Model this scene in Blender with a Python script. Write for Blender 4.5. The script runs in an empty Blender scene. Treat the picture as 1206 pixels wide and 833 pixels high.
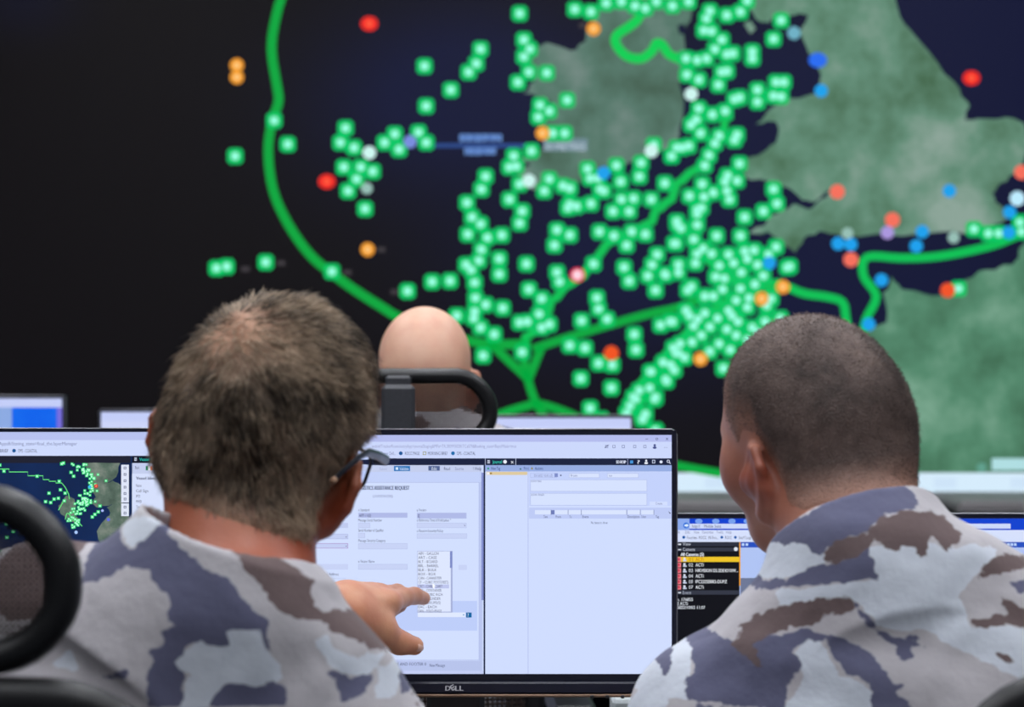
import bpy, math, random
import numpy as np
from mathutils import Vector, Matrix
random.seed(7); rng = np.random.default_rng(7)
S = bpy.context.scene
COL = S.collection
# ------------------------------------------------------------------ camera, world, exposure
F, CX, CY, CZ = 2400.0, 603.0, 416.5, 1.30
cam_d = bpy.data.cameras.new('camera'); cam = bpy.data.objects.new('camera', cam_d); COL.objects.link(cam)
cam.location = (0, 0, CZ); cam.rotation_euler = (math.pi/2, 0, 0)
cam_d.sensor_width = 36.0; cam_d.lens = 36.0*F/1206.0; cam_d.clip_start = 0.05
cam_d.dof.use_dof = True; cam_d.dof.focus_distance = 2.28; cam_d.dof.aperture_fstop = 6.3
S.camera = cam
w = bpy.data.worlds.new('world'); S.world = w; w.use_nodes = True
w.node_tree.nodes['Background'].inputs[0].default_value = (0.6, 0.7, 0.9, 1)
w.node_tree.nodes['Background'].inputs[1].default_value = 0.03
S.view_settings.view_transform = 'Standard'; S.view_settings.look = 'None'
S.view_settings.gamma = 1.0; S.view_settings.exposure = 0.0; S.view_settings.use_curve_mapping = False
PANEL_POWER = 17.5           # radiance of the ceiling light panels

def at(px, py, Y):
    return ((px-CX)/F*Y, Y, CZ-(py-CY)/F*Y)

# ------------------------------------------------------------------ materials
def lin(c):
    c = np.array(c, float)/255.0
    return tuple(np.where(c <= 0.04045, c/12.92, ((c+0.055)/1.055)**2.4)) + (1.0,)
MATS = {}
def base_mat(name):
    m = bpy.data.materials.new(name); m.use_nodes = True
    nt = m.node_tree; b = nt.nodes['Principled BSDF']
    return m, nt, b
def pmat(name, rgb, rough=0.6, metal=0.0, var=0.12, scale=40.0, bump=0.0, spec=0.4):
    if name in MATS: return MATS[name]
    m, nt, b = base_mat(name)
    c = lin(rgb)
    tc = nt.nodes.new('ShaderNodeTexCoord'); n = nt.nodes.new('ShaderNodeTexNoise')
    n.inputs['Scale'].default_value = scale; n.inputs['Detail'].default_value = 4
    nt.links.new(tc.outputs['Object'], n.inputs['Vector'])
    r = nt.nodes.new('ShaderNodeValToRGB')
    r.color_ramp.elements[0].position = 0.3; r.color_ramp.elements[1].position = 0.7
    r.color_ramp.elements[0].color = tuple(x*(1-var) for x in c[:3]) + (1,)
    r.color_ramp.elements[1].color = tuple(min(1, x*(1+var)) for x in c[:3]) + (1,)
    nt.links.new(n.outputs['Fac'], r.inputs['Fac']); nt.links.new(r.outputs['Color'], b.inputs['Base Color'])
    b.inputs['Roughness'].default_value = rough; b.inputs['Metallic'].default_value = metal
    b.inputs['Specular IOR Level'].default_value = spec
    if bump:
        bp = nt.nodes.new('ShaderNodeBump'); bp.inputs['Strength'].default_value = bump; bp.inputs['Distance'].default_value = 0.002
        nt.links.new(n.outputs['Fac'], bp.inputs['Height']); nt.links.new(bp.outputs['Normal'], b.inputs['Normal'])
    MATS[name] = m; return m
def emat(rgb, strength=1.0, sample=False, rgb2=None, scale=6.0, rgb3=None):
    key = ('e', tuple(rgb), strength, sample, rgb2 and tuple(rgb2), scale, rgb3 and tuple(rgb3))
    if key in MATS: return MATS[key]
    m, nt, b = base_mat('screen_light_%d' % len(MATS))
    b.inputs['Base Color'].default_value = (0.004, 0.004, 0.005, 1); b.inputs['Roughness'].default_value = 0.6
    b.inputs['Specular IOR Level'].default_value = 0.1
    b.inputs['Emission Strength'].default_value = strength
    b.inputs['Emission Color'].default_value = lin(rgb)
    if rgb2:
        tc = nt.nodes.new('ShaderNodeTexCoord'); n = nt.nodes.new('ShaderNodeTexNoise')
        n.inputs['Scale'].default_value = scale; n.inputs['Detail'].default_value = 7; n.inputs['Roughness'].default_value = 0.62
        nt.links.new(tc.outputs['Object'], n.inputs['Vector'])
        r = nt.nodes.new('ShaderNodeValToRGB'); e = r.color_ramp.elements
        e[0].position = 0.33; e[1].position = 0.68; e[0].color = lin(rgb); e[1].color = lin(rgb2)
        if rgb3:
            x = e.new(0.5); x.color = lin(rgb3)
        nt.links.new(n.outputs['Fac'], r.inputs['Fac']); nt.links.new(r.outputs['Color'], b.inputs['Emission Color'])
    m.cycles.emission_sampling = 'AUTO' if sample else 'NONE'
    MATS[key] = m; return m

# ------------------------------------------------------------------ scene helpers
def tag(o, label=None, cat=None, group=None, kind=None):
    if label: o['label'] = label
    if cat: o['category'] = cat
    if group: o['group'] = group
    if kind: o['kind'] = kind
    return o
def thing(name, loc, label, cat, group=None, rz=0.0):
    o = bpy.data.objects.new(name, None); COL.objects.link(o); o.empty_display_size = 0.05
    o.location = loc; o.rotation_euler = (0, 0, rz)
    return tag(o, label, cat, group)
def link(name, me, mats, parent=None, world=False):
    o = bpy.data.objects.new(name, me); COL.objects.link(o)
    for m in (mats if isinstance(mats, (list, tuple)) else [mats]): me.materials.append(m)
    if parent is not None:
        o.parent = parent
        if world:                                  # mesh coordinates are given in world space
            mw = Matrix.Identity(4); p = parent; chain = []
            while p is not None: chain.append(p); p = p.parent
            for q in reversed(chain):
                mw = mw @ q.matrix_parent_inverse @ Matrix.LocRotScale(q.location, q.rotation_euler, q.scale)
            o.matrix_parent_inverse = mw.inverted()
    return o
class MB:
    def __init__(s): s.v = []; s.f = []; s.m = []; s.sm = []
    def add(s, vs, fs, mi=0, smooth=False):
        k = len(s.v); s.v += [tuple(v) for v in vs]
        for f in fs: s.f.append(tuple(i+k for i in f)); s.m.append(mi); s.sm.append(smooth)
    def box(s, lo, hi, mi=0, bev=0.0):
        (a, b, c), (d, e, f) = lo, hi
        if bev <= 0:
            s.add([(a,b,c),(d,b,c),(d,e,c),(a,e,c),(a,b,f),(d,b,f),(d,e,f),(a,e,f)],
                  [(0,3,2,1),(4,5,6,7),(0,1,5,4),(1,2,6,5),(2,3,7,6),(3,0,4,7)], mi); return
        r = min(bev, (d-a)/2.01, (e-b)/2.01, (f-c)/2.01)
        vs = []; idx = {}
        for ix in (0, 1):
            for iy in (0, 1):
                for iz in (0, 1):
                    x = (a, d)[ix]; y = (b, e)[iy]; z = (c, f)[iz]
                    sx = (1, -1)[ix]*r; sy = (1, -1)[iy]*r; sz = (1, -1)[iz]*r
                    idx[ix,iy,iz] = len(vs)
                    vs += [(x, y+sy, z+sz), (x+sx, y, z+sz), (x+sx, y+sy, z)]
        fs = []
        for ax in range(3):
            for sd in (0, 1):
                o1, o2 = [k for k in range(3) if k != ax]
                q = []
                for p, r2 in ((0,0),(1,0),(1,1),(0,1)):
                    t = [0,0,0]; t[ax] = sd; t[o1] = p; t[o2] = r2; q.append(idx[tuple(t)]+ax)
                fs.append(q)
        for ax in range(3):
            o1, o2 = [k for k in range(3) if k != ax]
            for p in (0, 1):
                for r2 in (0, 1):
                    t0 = [0,0,0]; t1 = [0,0,0]; t0[o1] = t1[o1] = p; t0[o2] = t1[o2] = r2; t1[ax] = 1
                    i0, i1 = idx[tuple(t0)], idx[tuple(t1)]
                    fs.append((i0+o1, i1+o1, i1+o2, i0+o2))
        for i in idx.values(): fs.append((i, i+1, i+2))
        s.add(vs, fs, mi)
    def tube(s, pts, r, n=10, closed=False, mi=0, caps=True, flat=(1, 1), up=None):
        P = [Vector(p) for p in pts]; m = len(P); rings = []; prev = None
        R = r if isinstance(r, (list, tuple)) else [r]*m
        for i in range(m):
            if closed: t = P[(i+1) % m]-P[i-1]
            else: t = P[min(i+1, m-1)]-P[max(i-1, 0)]
            t.normalize()
            if up is not None: a = Vector(up) - t*t.dot(Vector(up))
            elif prev is None: a = t.orthogonal()
            else: a = prev - t*t.dot(prev)
            a.normalize(); prev = a; b = t.cross(a)
            rings.append([P[i]+(a*math.cos(2*math.pi*k/n)*flat[0]+b*math.sin(2*math.pi*k/n)*flat[1])*R[i] for k in range(n)])
        vs = [v for g in rings for v in g]; fs = []
        for i in range(m if closed else m-1):
            j = (i+1) % m
            for k in range(n): l = (k+1) % n; fs.append((i*n+k, i*n+l, j*n+l, j*n+k))
        if caps and not closed: fs += [tuple(range(n))[::-1], tuple((m-1)*n+k for k in range(n))]
        s.add(vs, fs, mi, True)
    def lathe(s, prof, c=(0,0,0), n=24, mi=0, smooth=True):
        vs = []; fs = []
        for r, z in prof:
            for k in range(n): a = 2*math.pi*k/n; vs.append((c[0]+r*math.cos(a), c[1]+r*math.sin(a), c[2]+z))
        for i in range(len(prof)-1):
            for k in range(n): l = (k+1) % n; fs.append((i*n+k, i*n+l, (i+1)*n+l, (i+1)*n+k))
        fs += [tuple(range(n))[::-1], tuple((len(prof)-1)*n+k for k in range(n))]
        s.add(vs, fs, mi, smooth)
    # ---- flat shapes on a vertical display plane facing the viewer's side (-Y); x, y in metres on that plane
    def mesh(s, name):
        me = bpy.data.meshes.new(name); me.from_pydata(s.v, [], s.f)
        me.polygons.foreach_set('material_index', s.m); me.polygons.foreach_set('use_smooth', s.sm); me.update()
        return me
    def build(s, name, mats, parent=None, world=False): return link(name, s.mesh(name), mats, parent, world)

class Screen:
    """flat picture content lying on a display that stands upright at depth Y"""
    def __init__(s, Y): s.Y = Y; s.mb = MB(); s.mats = []; s.n = {}
    def mi(s, mat):
        if mat not in s.mats: s.mats.append(mat)
        return s.mats.index(mat)
    def P(s, x, y, lay):
        X, _, Z = at(x, y, s.Y); return (X, s.Y-0.00025*lay, Z)
    def rect(s, x0, y0, x1, y1, c, lay=1):
        s.mb.add([s.P(x0,y1,lay), s.P(x1,y1,lay), s.P(x1,y0,lay), s.P(x0,y0,lay)], [(0,1,2,3)], s.mi(c if not isinstance(c, tuple) else emat(c)))
    def outline(s, x0, y0, x1, y1, c, lay=2, t=0.7):
        for r in ((x0,y0,x1,y0+t),(x0,y1-t,x1,y1),(x0,y0,x0+t,y1),(x1-t,y0,x1,y1)): s.rect(*r, c, lay)
    def poly(s, pts, c, lay=1):
        a = sum(pts[i-1][0]*pts[i][1]-pts[i][0]*pts[i-1][1] for i in range(len(pts)))
        if a > 0: pts = pts[::-1]
        s.mb.add([s.P(x, y, lay) for x, y in pts], [tuple(range(len(pts)))], s.mi(c if not isinstance(c, tuple) else emat(c)))
    def disc(s, x, y, r, c, lay=3, n=10, ry=None):
        s.poly([(x+r*math.cos(2*math.pi*k/n), y+(ry or r)*math.sin(2*math.pi*k/n)) for k in range(n)], c, lay)
    def line(s, pts, wd, c, lay=2):
        m = s.mi(c if not isinstance(c, tuple) else emat(c)); h = wd/2; vs = []
        n = len(pts)
        for i in range(n):
            a = pts[max(i-1, 0)]; b = pts[min(i+1, n-1)]
            dx, dy = b[0]-a[0], b[1]-a[1]; l = math.hypot(dx, dy) or 1
            nx, ny = -dy/l*h, dx/l*h
            vs += [s.P(pts[i][0]+nx, pts[i][1]+ny, lay), s.P(pts[i][0]-nx, pts[i][1]-ny, lay)]
        s.mb.add(vs, [(2*i, 2*i+1, 2*i+3, 2*i+2) for i in range(n-1)], m)
    def text(s, t, x, y, size, c, width=None, lay=4, shear=0.0, bold=0.0):
        v, f = glyphs(t)
        if not len(v): return
        wd = max(p[0] for p in v)-min(p[0] for p in v); x_0 = min(p[0] for p in v)
        sx = size if width is None else width/max(wd, 1e-6)
        s.mb.add([s.P(x+(p[0]-x_0)*sx, y-p[1]*size, lay) for p in v], f, s.mi(emat(c)))
        if bold: s.mb.add([s.P(x+bold+(p[0]-x_0)*sx, y-p[1]*size, lay) for p in v], f, s.mi(emat(c)))
    def build(s, name, parent): return s.mb.build(name, s.mats, parent, True)
_G = {}
def glyphs(t):
    if t in _G: return _G[t]
    cu = bpy.data.curves.new('t', 'FONT'); cu.body = t; cu.size = 1.0; cu.resolution_u = 2
    o = bpy.data.objects.new('t', cu); COL.objects.link(o)
    dg = bpy.context.evaluated_depsgraph_get(); me = bpy.data.meshes.new_from_object(o.evaluated_get(dg))
    v = [tuple(p.co) for p in me.vertices]; f = [tuple(p.vertices) for p in me.polygons]
    bpy.data.objects.remove(o); bpy.data.curves.remove(cu); bpy.data.meshes.remove(me)
    _G[t] = (v, f); return _G[t]

# ------------------------------------------------------------------ signed distance modelling (numpy)
def ell(p, c, r):
    r = np.array(r, np.float32); q = p-np.array(c, np.float32)
    k0 = np.sqrt(((q/r)**2).sum(1)); k1 = np.sqrt(((q/(r*r))**2).sum(1))
    return k0*(k0-1)/np.maximum(k1, 1e-6)
def cone(p, a, b, ra, rb):
    a = np.array(a, np.float32); ab = np.array(b, np.float32)-a
    t = np.clip(((p-a)@ab)/max(float(ab@ab), 1e-9), 0, 1)
    return np.linalg.norm(p-a-t[:, None]*ab, axis=1)-(ra+(rb-ra)*t)
def smin(a, b, k):
    h = np.clip(0.5+0.5*(b-a)/k, 0, 1); return b*(1-h)+a*h-k*h*(1-h)
def smax(a, b, k): return -smin(-a, -b, k)
def rot(yaw=0, roll=0, pitch=0):
    """columns = axes (right, forward, up); pitch tips the face down, roll tips the top to the right"""
    return np.array(Matrix.Rotation(math.radians(yaw), 3, 'Z') @ Matrix.Rotation(math.radians(roll), 3, 'Y') @ Matrix.Rotation(math.radians(-pitch), 3, 'X'), np.float32)
def wnoise(p, sc, seed=0):
    r = np.random.default_rng(seed); d = np.zeros(len(p), np.float32)
    for k in range(5):
        v = r.normal(size=3).astype(np.float32); v /= np.linalg.norm(v)
        d += np.sin((p@v)*(2*math.pi/sc*(0.6+0.35*k))+r.uniform(0, 6.28)+1.3*np.sin((p@v[[1,2,0]])*(2*math.pi/sc)*0.7+k))/(1+0.4*k)
    return d/2.5
def nets(fn, lo, hi, h, B=4):
    lo = np.array(lo, np.float32); n = np.ceil((np.array(hi)-lo)/h/B).astype(int)*B; nb = n//B
    ii = np.stack(np.meshgrid(*[np.arange(k) for k in nb], indexing='ij'), -1).reshape(-1, 3)
    cen = lo+(ii*B+(B-1)/2).astype(np.float32)*h
    d = np.concatenate([fn(c.astype(np.float32)) for c in np.array_split(cen, max(1, len(cen)//200000))])
    D = np.repeat(np.repeat(np.repeat(np.where(d < 0, -1, 1).astype(np.float32).reshape(nb), B, 0), B, 1), B, 2)
    act = ii[np.abs(d) < B*h*1.5]
    off = np.stack(np.meshgrid(*[np.arange(B)]*3, indexing='ij'), -1).reshape(-1, 3)
    for a in np.array_split(act, max(1, len(act)//4000)):
        idx = (a[:, None]*B+off[None]).reshape(-1, 3)
        D[idx[:,0], idx[:,1], idx[:,2]] = fn(lo+idx.astype(np.float32)*h)
    ins = D < 0
    c8 = [(0,0,0),(1,0,0),(0,1,0),(1,1,0),(0,0,1),(1,0,1),(0,1,1),(1,1,1)]
    m = n-1
    cnt = np.zeros(m, np.int8)
    for c in c8: cnt += ins[c[0]:c[0]+m[0], c[1]:c[1]+m[1], c[2]:c[2]+m[2]]
    cells = np.argwhere((cnt > 0) & (cnt < 8))
    vid = np.full(m, -1, np.int32); vid[cells[:,0], cells[:,1], cells[:,2]] = np.arange(len(cells))
    V = np.stack([D[cells[:,0]+c[0], cells[:,1]+c[1], cells[:,2]+c[2]] for c in c8], 1)
    C = np.array(c8, np.float32); acc = np.zeros((len(cells), 3), np.float32); num = np.zeros(len(cells), np.float32)
    for a in range(8):
        for b in range(a+1, 8):
            if bin(a ^ b).count('1') != 1: continue
            mk = (V[:,a] < 0) != (V[:,b] < 0)
            t = V[:,a]/np.where(mk, V[:,a]-V[:,b], 1)
            acc += np.where(mk[:, None], C[a]+t[:, None]*(C[b]-C[a]), 0); num += mk
    verts = lo+(cells+acc/num[:, None])*h
    Q = []
    for ax in range(3):
        o1, o2 = (ax+1) % 3, (ax+2) % 3
        sl0 = [slice(0, k) for k in n]; sl1 = [slice(0, k) for k in n]; sl0[ax] = slice(0, n[ax]-1); sl1[ax] = slice(1, n[ax])
        A, Bm = ins[tuple(sl0)], ins[tuple(sl1)]
        for flip in (False, True):
            e = np.argwhere((A & ~Bm) if not flip else (~A & Bm))
            e = e[(e[:,o1] > 0) & (e[:,o2] > 0) & (e[:,o1] < m[o1]) & (e[:,o2] < m[o2])]
            if not len(e): continue
            u = np.zeros(3, int); v = np.zeros(3, int); u[o1] = 1; v[o2] = 1
            q = [e-u-v, e-v, e, e-u]
            q = np.stack([vid[x[:,0], x[:,1], x[:,2]] for x in q], 1)
            Q.append(q[:, ::-1] if flip else q)
    Q = np.concatenate(Q); Q = Q[(Q >= 0).all(1)]
    return verts.astype(np.float32), Q.astype(np.int32)
def np_mesh(name, v, q, smooth=True):
    me = bpy.data.meshes.new(name); k = q.shape[1]
    me.vertices.add(len(v)); me.vertices.foreach_set('co', np.ascontiguousarray(v, np.float32).ravel())
    me.loops.add(q.size); me.loops.foreach_set('vertex_index', np.ascontiguousarray(q, np.int32).ravel())
    me.polygons.add(len(q)); me.polygons.foreach_set('loop_start', np.arange(0, q.size, k, dtype=np.int32))
    me.update(calc_edges=True); me.validate()
    me.polygons.foreach_set('use_smooth', np.full(len(me.polygons), smooth)); me.update()
    return me
def attr(me, name, val):
    a = me.attributes.new(name, 'FLOAT', 'POINT'); a.data.foreach_set('value', np.ascontiguousarray(val, np.float32))
def attr_node(nt, name):
    a = nt.nodes.new('ShaderNodeAttribute'); a.attribute_name = name; return a.outputs['Fac']
def poly_sd(P, poly):
    poly = np.array(poly, np.float32); d = np.full(len(P), 1e9, np.float32); s = np.ones(len(P), np.float32)
    for i in range(len(poly)):
        a, b = poly[i], poly[i-1]; e = b-a; wv = P-a
        t = np.clip((wv@e)/max(float(e@e), 1e-9), 0, 1); q = wv-t[:, None]*e; d = np.minimum(d, (q*q).sum(1))
        c1 = P[:,1] >= a[1]; c2 = P[:,1] < b[1]; c3 = e[0]*wv[:,1] > e[1]*wv[:,0]
        s[(c1 & c2 & c3) | (~c1 & ~c2 & ~c3)] *= -1
    return s*np.sqrt(d)

# ================================================================== the room
M_wall = pmat('wall_paint', (120, 124, 130), 0.9, scale=8, var=0.04)
M_dark = pmat('front_wall_black', (14, 14, 16), 0.9, scale=8, var=0.1, spec=0.1)
M_floor = pmat('carpet', (62, 66, 74), 0.95, scale=120, var=0.25, bump=0.4)
M_ceil = pmat('ceiling_tile', (205, 205, 205), 0.95, scale=60, var=0.04)
def struct(name, lo, hi, mat):
    b = MB(); b.box(lo, hi); o = b.build(name, mat); o['kind'] = 'structure'; return o
RX, RY0, RY1, RH = 4.2, -2.0, 6.75, 3.25
floor = struct('floor', (-RX, RY0, -0.1), (RX, RY1, 0), M_floor)
struct('ceiling', (-RX, RY0, RH), (RX, RY1, RH+0.1), M_ceil)
struct('wall_front', (-RX, RY1, 0), (RX, RY1+0.1, RH), M_dark)
struct('wall_back', (-RX, RY0-0.1, 0), (RX, RY0, RH), M_wall)
struct('wall_left', (-RX-0.1, RY0, 0), (-RX, RY1, RH), M_wall)
struct('wall_right', (RX, RY0, 0), (RX+0.1, RY1, RH), M_wall)
M_lampbody = pmat('lamp_white_metal', (225, 225, 225), 0.5)
M_panel = emat((246, 249, 255), PANEL_POWER, True)
for iy, y in enumerate((0.1, 1.75, 3.3, 4.8)):
    for ix, x in enumerate((-1.5, 0.0, 1.5)):
        t = thing('ceiling_light', (x, y, RH), 'white square light panel in the ceiling, %s row %s' % (('rearmost', 'second', 'third', 'foremost')[iy], ('on the left', 'in the centre', 'on the right')[ix]), 'ceiling light', 'ceiling light panels')
        b = MB()
        for lo, hi in (((-.31,-.31,-.03),(.31,-.29,0)), ((-.31,.29,-.03),(.31,.31,0)), ((-.31,-.29,-.03),(-.29,.29,0)), ((.29,-.29,-.03),(.31,.29,0))): b.box(lo, hi)
        b.build('frame', M_lampbody, t)
        b = MB(); b.box((-.29,-.29,-.022), (.29,.29,-.004)); b.build('diffuser', M_panel, t)

# ================================================================== the video wall with its sea chart
YW = 6.5
vw = thing('video_wall', (0, YW, 0.85), 'huge dark video wall showing a sea chart covered in green vessel markers', 'video wall')
WX0, WX1, WY0, WY1 = -560, 1760, -262, 581
# screen base: black ocean that turns navy round the islands
nx, ny = 200, 90
gx = np.linspace(WX0, WX1, nx); gy = np.linspace(WY1, WY0, ny)
PX, PY = np.meshgrid(gx, gy)
def blob(cx, cy, rx, ry): return np.exp(-(((PX-cx)/rx)**2+((PY-cy)/ry)**2))
sea = blob(560, 90, 150, 90)*0.9+blob(720, 290, 170, 130)*0.9+blob(900, 150, 160, 200)+blob(1150, 60, 130, 260)*1.2+blob(1000, 330, 130, 70)*1.1+blob(480,150,130,90)*0.4+blob(1400, 0, 200, 400)+blob(30,0,60,40)*0.25
v = np.stack([(PX-CX)/F*YW, np.full_like(PX, YW), CZ-(PY-CY)/F*YW], -1).reshape(-1, 3)
I = np.arange(nx*ny).reshape(ny, nx)
q = np.stack([I[:-1,:-1], I[:-1,1:], I[1:,1:], I[1:,:-1]], -1).reshape(-1, 4)
me = np_mesh('screen', v, q, False); attr(me, 'sea', np.clip(sea, 0, 1).ravel())
m_sea, nt, bs = base_mat('chart_sea')
bs.inputs['Base Color'].default_value = (0.004, 0.004, 0.005, 1); bs.inputs['Specular IOR Level'].default_value = 0.1
r = nt.nodes.new('ShaderNodeValToRGB'); r.color_ramp.elements[0].color = lin((13, 10, 12)); r.color_ramp.elements[1].color = lin((16, 20, 52))
r.color_ramp.elements[1].position = 0.9
nt.links.new(attr_node(nt, 'sea'), r.inputs['Fac']); nt.links.new(r.outputs['Color'], bs.inputs['Emission Color']); bs.inputs['Emission Strength'].default_value = 1
m_sea.cycles.emission_sampling = 'NONE'
scr = link('screen', me, m_sea, vw, True)
b = MB(); lo = at(WX0, WY1, YW); hi = at(WX1, WY0, YW)
b.box((lo[0]-.03, YW+.003, lo[2]-.03), (hi[0]+.03, YW+.12, hi[2]+.03), 0, .01)
b.build('cabinet_frame', pmat('matt_black', (10, 10, 11), 0.7, spec=0.2), vw, True)
for X in (lo[0]+.3, -0.2, hi[0]-.3):
    b = MB(); b.box((X-.1, YW+.04, 0), (X+.1, YW+.11, lo[2]-.02), 0, .01); b.build('support_leg', MATS['matt_black'], vw, True)
def jag(poly, amp, n=3, seed=1):
    r = random.Random(seed); out = []
    for i in range(len(poly)):
        a, c = poly[i], poly[(i+1) % len(poly)]
        for k in range(n):
            t = k/n; j = amp if k else 0
            out.append((a[0]+(c[0]-a[0])*t+r.uniform(-j, j), a[1]+(c[1]-a[1])*t+r.uniform(-j, j)))
    return out
L = Screen(YW)
m_ire = emat((66, 92, 76), 1, False, (122, 142, 136), 4.0, (86, 120, 106))
m_gb = emat((68, 104, 76), 1, False, (140, 164, 152), 3.6, (98, 140, 118))
m_fr = emat((58, 100, 74), 1, False, (122, 166, 142), 3.4, (84, 136, 108))
L.poly(jag([(628,60),(640,52),(660,55),(680,58),(690,45),(700,20),(715,5),(735,-30),(760,-70),(800,-60),(815,15),(805,40),(808,70),(800,100),(805,130),(800,160),(785,175),(760,185),(735,195),(700,208),(670,215),(640,222),(615,225),(610,205),(625,195),(612,188),(640,175),(650,160),(630,140),(650,120),(615,110),(630,95),(625,75)], 3), m_ire)
L.poly(jag([(860,-60),(878,5),(890,22),(905,27),(925,18),(952,18),(942,38),(952,62),(967,88),(962,110),(930,116),(905,130),(890,146),(912,143),(917,152),(914,168),(898,180),(880,188),(870,200),(885,212),(910,214),(930,222),(945,236),(960,238),(977,224),(975,232),(955,246),(935,240),(915,252),(900,266),(882,275),(905,273),(925,290),(936,298),(946,282),(965,272),(985,276),(1010,279),(1040,275),(1075,276),(1110,273),(1145,276),(1180,262),(1195,250),(1172,238),(1168,228),(1178,216),(1196,204),(1206,190),(1212,165),(1206,145),(1185,138),(1150,140),(1135,142),(1142,125),(1130,105),(1105,75),(1080,45),(1060,20),(1050,-20),(1010,-100)], 2.5, 3, 2), m_gb)
L.poly(jag([(1260,250),(1206,287),(1192,312),(1160,318),(1136,330),(1120,346),(1088,346),(1062,341),(1050,326),(1040,345),(1044,380),(1000,392),(940,400),(950,430),(1010,470),(1050,520),(1070,557),(1500,557),(1760,557),(1760,150),(1500,180)], 3, 3, 3), m_fr)
L.poly([(876,28),(884,24),(890,34),(884,40)], m_gb, 2)
L.poly([(798,30),(806,28),(808,40),(800,40)], (16,20,52), 2)
L.build('land_mass', vw)
# task bar along the bottom
T = Screen(YW)
T.rect(WX0, 557, WX1, 581, emat((214, 236, 252), 1.0, True), 1)
T.rect(1168, 540, 1206, 554, (176, 222, 226), 3); T.disc(1156, 551, 6, (96, 158, 140), 3); T.rect(1206, 540, 1260, 554, (176, 222, 226), 3)
for x in range(WX0+40, WX1, 90): T.rect(x, 563, x+26, 575, (206, 228, 248), 2)
T.build('task_bar', vw)
# green boundary lines
G = Screen(YW); gl = emat((4, 166, 62)); gl2 = emat((6, 190, 84)); W_ = 11
def smooth(pts, n=4):
    out = []
    for i in range(len(pts)-1):
        p0 = pts[max(i-1,0)]; p1 = pts[i]; p2 = pts[i+1]; p3 = pts[min(i+2,len(pts)-1)]
        for k in range(n):
            t = k/n
            out.append(tuple(0.5*((2*p1[j])+(-p0[j]+p2[j])*t+(2*p0[j]-5*p1[j]+4*p2[j]-p3[j])*t*t+(-p0[j]+3*p1[j]-3*p2[j]+p3[j])*t**3) for j in (0,1)))
    return out+[pts[-1]]
G.line(smooth([(420,-180),(370,-80),(336,-14),(324,25),(320,60),(326,100),(328,120),(320,145),(316,180),(322,225),(340,265),(365,300),(391,322),(420,343),(450,362),(470,374),(510,390),(555,402),(583,406),(625,405)]), W_, gl)
for pl in ([(575,402),(598,424),(622,446)], [(615,410),(620,440),(630,472),(646,500),(660,540)], [(638,408),(630,428),(621,450)], [(628,412),(640,407),(700,388),(760,371),(800,362),(840,346)],
           [(575,494),(598,485),(618,479),(632,476),(650,480),(680,492),(710,512),(760,538),(800,549),(850,558)]):
    G.line(smooth(pl), W_-1, gl, 2)
z = [(613,412),(622,395),(640,378),(652,352),(668,336),(684,326),(700,305),(718,285),(735,276),(750,270),(765,262),(775,246),(788,236),(800,214),(815,202),(830,192),(842,172),(850,155),(856,140),(858,126)]
zz = []
for i, p in enumerate(z): zz += [(p[0]-3, p[1]+2), (p[0]+3, p[1]-1)]
G.line(zz, W_-1, gl2, 2)
G.line(smooth([(756,14),(750,24),(740,32),(726,42),(726,53),(738,66),(755,69),(768,60),(773,51),(780,53),(788,64),(802,70)]), 11, emat((10, 205, 84)), 3)
G.line(smooth([(915,332),(930,339),(948,346),(975,350),(992,356),(996,372),(998,390)]), W_-1, gl2, 2)
G.line(smooth([(1260,262),(1206,275),(1172,288),(1130,298),(1095,303),(1060,304),(1021,303),(1017,325),(1032,349),(1020,376),(1015,400)]), W_-1, gl2, 3)
G.line([(1147,270),(1176,275),(1206,268)], 10, gl2, 3)
G.line([(818,282),(830,300),(850,318),(870,330),(890,335),(920,336)], 14, gl2, 2)
G.line([(738,490),(760,455),(790,420),(820,390),(850,365),(880,350)], 22, gl2, 2)
G.build('boundary_lines', vw)
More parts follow.
